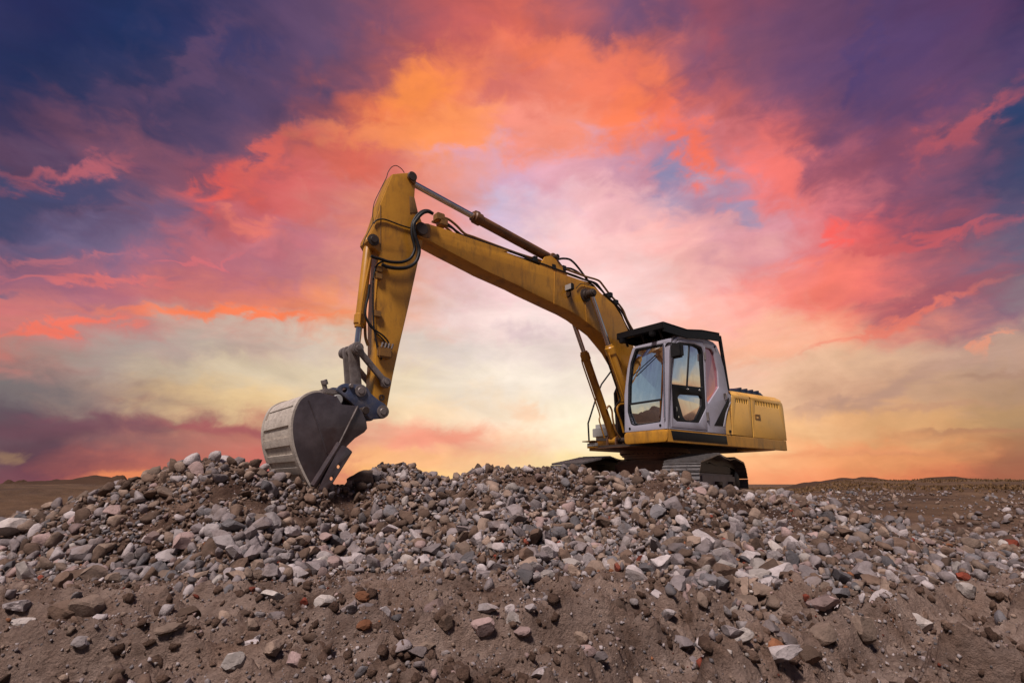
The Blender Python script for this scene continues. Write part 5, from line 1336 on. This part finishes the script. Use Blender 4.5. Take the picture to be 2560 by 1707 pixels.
# labels of the plain stones: colour, place, order from the left
def zone(px, py, y):
    if y < 0: return ''
    return ''
def place(o):
    x, y = o['x'], o['y']; r = math.hypot(x, y); a = math.degrees(math.atan2(x, y)); px = o['px']
    rc_, rf_ = np.interp(a, TB_AZ, TB_RC), np.interp(a, TB_AZ, TB_RF)
    if r < rf_ - .1: return 'in the foreground dirt ' + ('at the left' if px < 640 else 'left of centre' if px < 1280 else 'right of centre' if px < 1920 else 'at the right')
    t = (r - rf_) / (rc_ - rf_)
    lvl = 'low on' if t < .33 else 'halfway up' if t < .68 else 'atop'
    sec = 'bank at far left' if px < 330 else 'bank left of bucket' if px < 640 else 'bank below bucket' if px < 860 else 'bank under stick' if px < 1150 else 'bank under boom' if px < 1480 else 'bank below cab' if px < 1760 else 'bank below tracks' if px < 2000 else 'right-hand bank'
    return lvl + ' ' + sec
ORD = ['leftmost', 'second from left', 'third from left', 'fourth from left', 'fifth from left', 'sixth from left', 'seventh from left', 'eighth from left', 'ninth from left', 'tenth from left', 'eleventh from left', 'twelfth from left', 'thirteenth from left', 'fourteenth from left']
fam = {}
for o in objs:
    if 'label' not in o: fam.setdefault((o['col'], place(o)), []).append(o)
ADJ = {'red brick': 'red brick piece', 'orange brown': 'orange brown stone'}
for (c, pl_), lst in fam.items():
    lst.sort(key=lambda o: o['px'])
    nm = ADJ.get(c, c + ' stone')
    for k, o in enumerate(lst):
        if len(lst) == 1: o['label'] = 'sizeable %s %s' % (nm, pl_)
        elif len(lst) <= 14: o['label'] = '%s of larger %ss %s' % (ORD[k], nm, pl_)
        else: o['label'] = 'one of many larger %ss %s' % (nm, pl_)
for o in objs:
    m = M['stone ' + o['col']]
    if 'proto' in o:
        ob = bpy.data.objects.new('stone', pm[o['proto']]); COL.objects.link(ob)
        ob.material_slots[0].link = 'OBJECT'; ob.material_slots[0].material = m
    else:
        ob = bpy.data.objects.new('stone', mesh_of('stone', o['v'], o['f'], m)); COL.objects.link(ob)
    ob.location = (o['x'], o['y'], o['z']); ob.rotation_euler = o['rot']; ob.scale = (o['s'],) * 3
    tag(ob, o['label'], 'stone', 'loose stones of the rubble')

# everything smaller: one mass of rubble
def rotm(n):
    q = RNG.normal(size=(n, 4)); q[:, 0] += 0.6; q /= np.linalg.norm(q, axis=1)[:, None]
    w, x, y, z = q.T
    return np.stack([1 - 2 * (y * y + z * z), 2 * (x * y - z * w), 2 * (x * z + y * w), 2 * (x * y + z * w), 1 - 2 * (x * x + z * z), 2 * (y * z - x * w), 2 * (x * z - y * w), 2 * (y * z + x * w), 1 - 2 * (x * x + y * y)], -1).reshape(-1, 3, 3)
def mass(name, items, protos, faces, label, cols, lift=.3, cat='rubble'):
    n = len(items); P_ = np.array([(q[0], q[1], q[2] + q[3] * lift) for q in items]); S_ = np.array([q[3] for q in items])
    R_ = rotm(n); pi_ = RNG.integers(len(protos), size=n)
    V0 = np.array(protos)[pi_]                                   # n, k, 3
    V = np.einsum('nij,nkj->nki', R_, V0) * S_[:, None, None] + P_[:, None, :]
    k = V0.shape[1]
    Fc = (faces[None] + (np.arange(n) * k)[:, None, None]).reshape(-1, 3)
    me = bpy.data.meshes.new(name)
    me.vertices.add(n * k); me.vertices.foreach_set('co', V.reshape(-1))
    me.loops.add(Fc.size); me.loops.foreach_set('vertex_index', Fc.reshape(-1).astype(np.int32))
    me.polygons.add(len(Fc)); me.polygons.foreach_set('loop_start', (np.arange(len(Fc)) * 3).astype(np.int32))
    me.polygons.foreach_set('material_index', np.repeat(cols, len(faces)).astype(np.int32))
    me.update(calc_edges=True)
    for c in COLS: me.materials.append(M['stone ' + c])
    o = bpy.data.objects.new(name, me); COL.objects.link(o)
    return tag(o, label, cat, kind='stuff')
rest = [i for i in range(len(rub)) if i not in bigset]
r_a = [i for i in rest if rub[i][3] >= .030]; r_b = [i for i in rest if rub[i][3] < .030]
mass('rubble', [rub[i] for i in r_a], SMALL, ICO2[1], 'grey and brown broken stones covering the bank below the excavator', scol[r_a], .42)
mass('stone_chips', [rub[i] for i in r_b], CHIPS, ICO1[1], 'small angular stone chips filling the gaps of the rubble bank', scol[r_b], .40)
print('rubble', len(r_a), len(r_b), flush=True)
# gravel and crumbs between the stones
n = 62000
a = np.radians(RNG.uniform(-50, 50, n)); r = 2.3 + 6.6 * RNG.uniform(0, 1, n) ** 1.05
x, y = r * np.sin(a), r * np.cos(a)
k_ = RNG.uniform(0, 1, n) < np.clip(.25 + .9 * patch(x * 2.3 + 40, y * 2.3), .1, 1)
x, y = x[k_], y[k_]; z = height(x, y); s = .005 + .014 * RNG.uniform(0, 1, len(x)) ** 2.2
OCT = np.array([[1, 0, 0], [-1, 0, 0], [0, 1, 0], [0, -1, 0], [0, 0, 1], [0, 0, -1.]])
OF = np.array([[0, 2, 4], [2, 1, 4], [1, 3, 4], [3, 0, 4], [2, 0, 5], [1, 2, 5], [3, 1, 5], [0, 3, 5]])
mass('gravel', list(zip(x, y, z, s)), [OCT * RNG.uniform(.55, 1.1, (6, 1)) * np.array([1, .8, .7]) for k in range(10)], OF, 'fine gravel and crumbs of earth strewn over the dirt', RNG.choice(len(COLS), len(x), p=[.22, .18, .06, .2, .25, .04, .005, .04, .005]), .3, 'gravel')

# lumps of earth thrown up beside the ruts
n = 20000
a = np.radians(RNG.uniform(-50, 50, n)); r = 2.3 + 5.2 * RNG.uniform(0, 1, n)
x, y = r * np.sin(a), r * np.cos(a)
k_ = RNG.uniform(0, 1, n) < np.clip(1.6 * (patch(x * 2.6 + 9, y * 2.6 + 4) - .35), .02, 1)
x, y = x[k_], y[k_]; z = height(x, y); s = .007 + .036 * RNG.uniform(0, 1, len(x)) ** 3.2
cl = mass('earth_clods', list(zip(x, y, z, s)), CHIPS[:14], ICO1[1], 'crumbly brown lumps of earth along the ruts', np.zeros(len(x)), .25, 'earth')
cl.data.materials.clear(); cl.data.materials.append(M['dirt'])

# dry scrub on the far right bank
M['scrub'] = mat('dry_scrub', (0.20, 0.115, 0.055), 0.9, 0, (0.10, 0.06, 0.032), 0.8, 0.9, spec=.1, island=.6)
V, Fq = [], []
n = 9000
a = np.radians(RNG.uniform(22, 56, n)); r = RNG.uniform(26, 75, n)
x, y = r * np.sin(a), r * np.cos(a); z = height(x, y, False)
ok = patch(x * .12, y * .12) > .30
for xx, yy, zz in zip(x[ok], y[ok], z[ok]):
    h = RNG.uniform(.03, .14); w = h * RNG.uniform(.6, 1.2)
    for b in range(7):
        an = RNG.uniform(0, 6.28); dx, dy = math.cos(an), math.sin(an); l_ = RNG.uniform(.3, 1) * w
        i0 = len(V); bw = .05 * h + .006
        V += [(xx - dy * bw, yy + dx * bw, zz - .03), (xx + dy * bw, yy - dx * bw, zz - .03), (xx + dx * l_ * .6 + dy * bw, yy + dy * l_ * .6 - dx * bw, zz + h * RNG.uniform(.6, 1)), (xx + dx * l_, yy + dy * l_, zz + h * RNG.uniform(.3, .8))]
        Fq += [(i0, i0 + 1, i0 + 2), (i0, i0 + 2, i0 + 3)]
me = bpy.data.meshes.new('dry_scrub'); me.from_pydata(V, [], Fq)
tag(link_mesh('dry_scrub', me, M['scrub']), 'low dry brown scrub along the far bank on the right', 'scrub', kind='stuff')
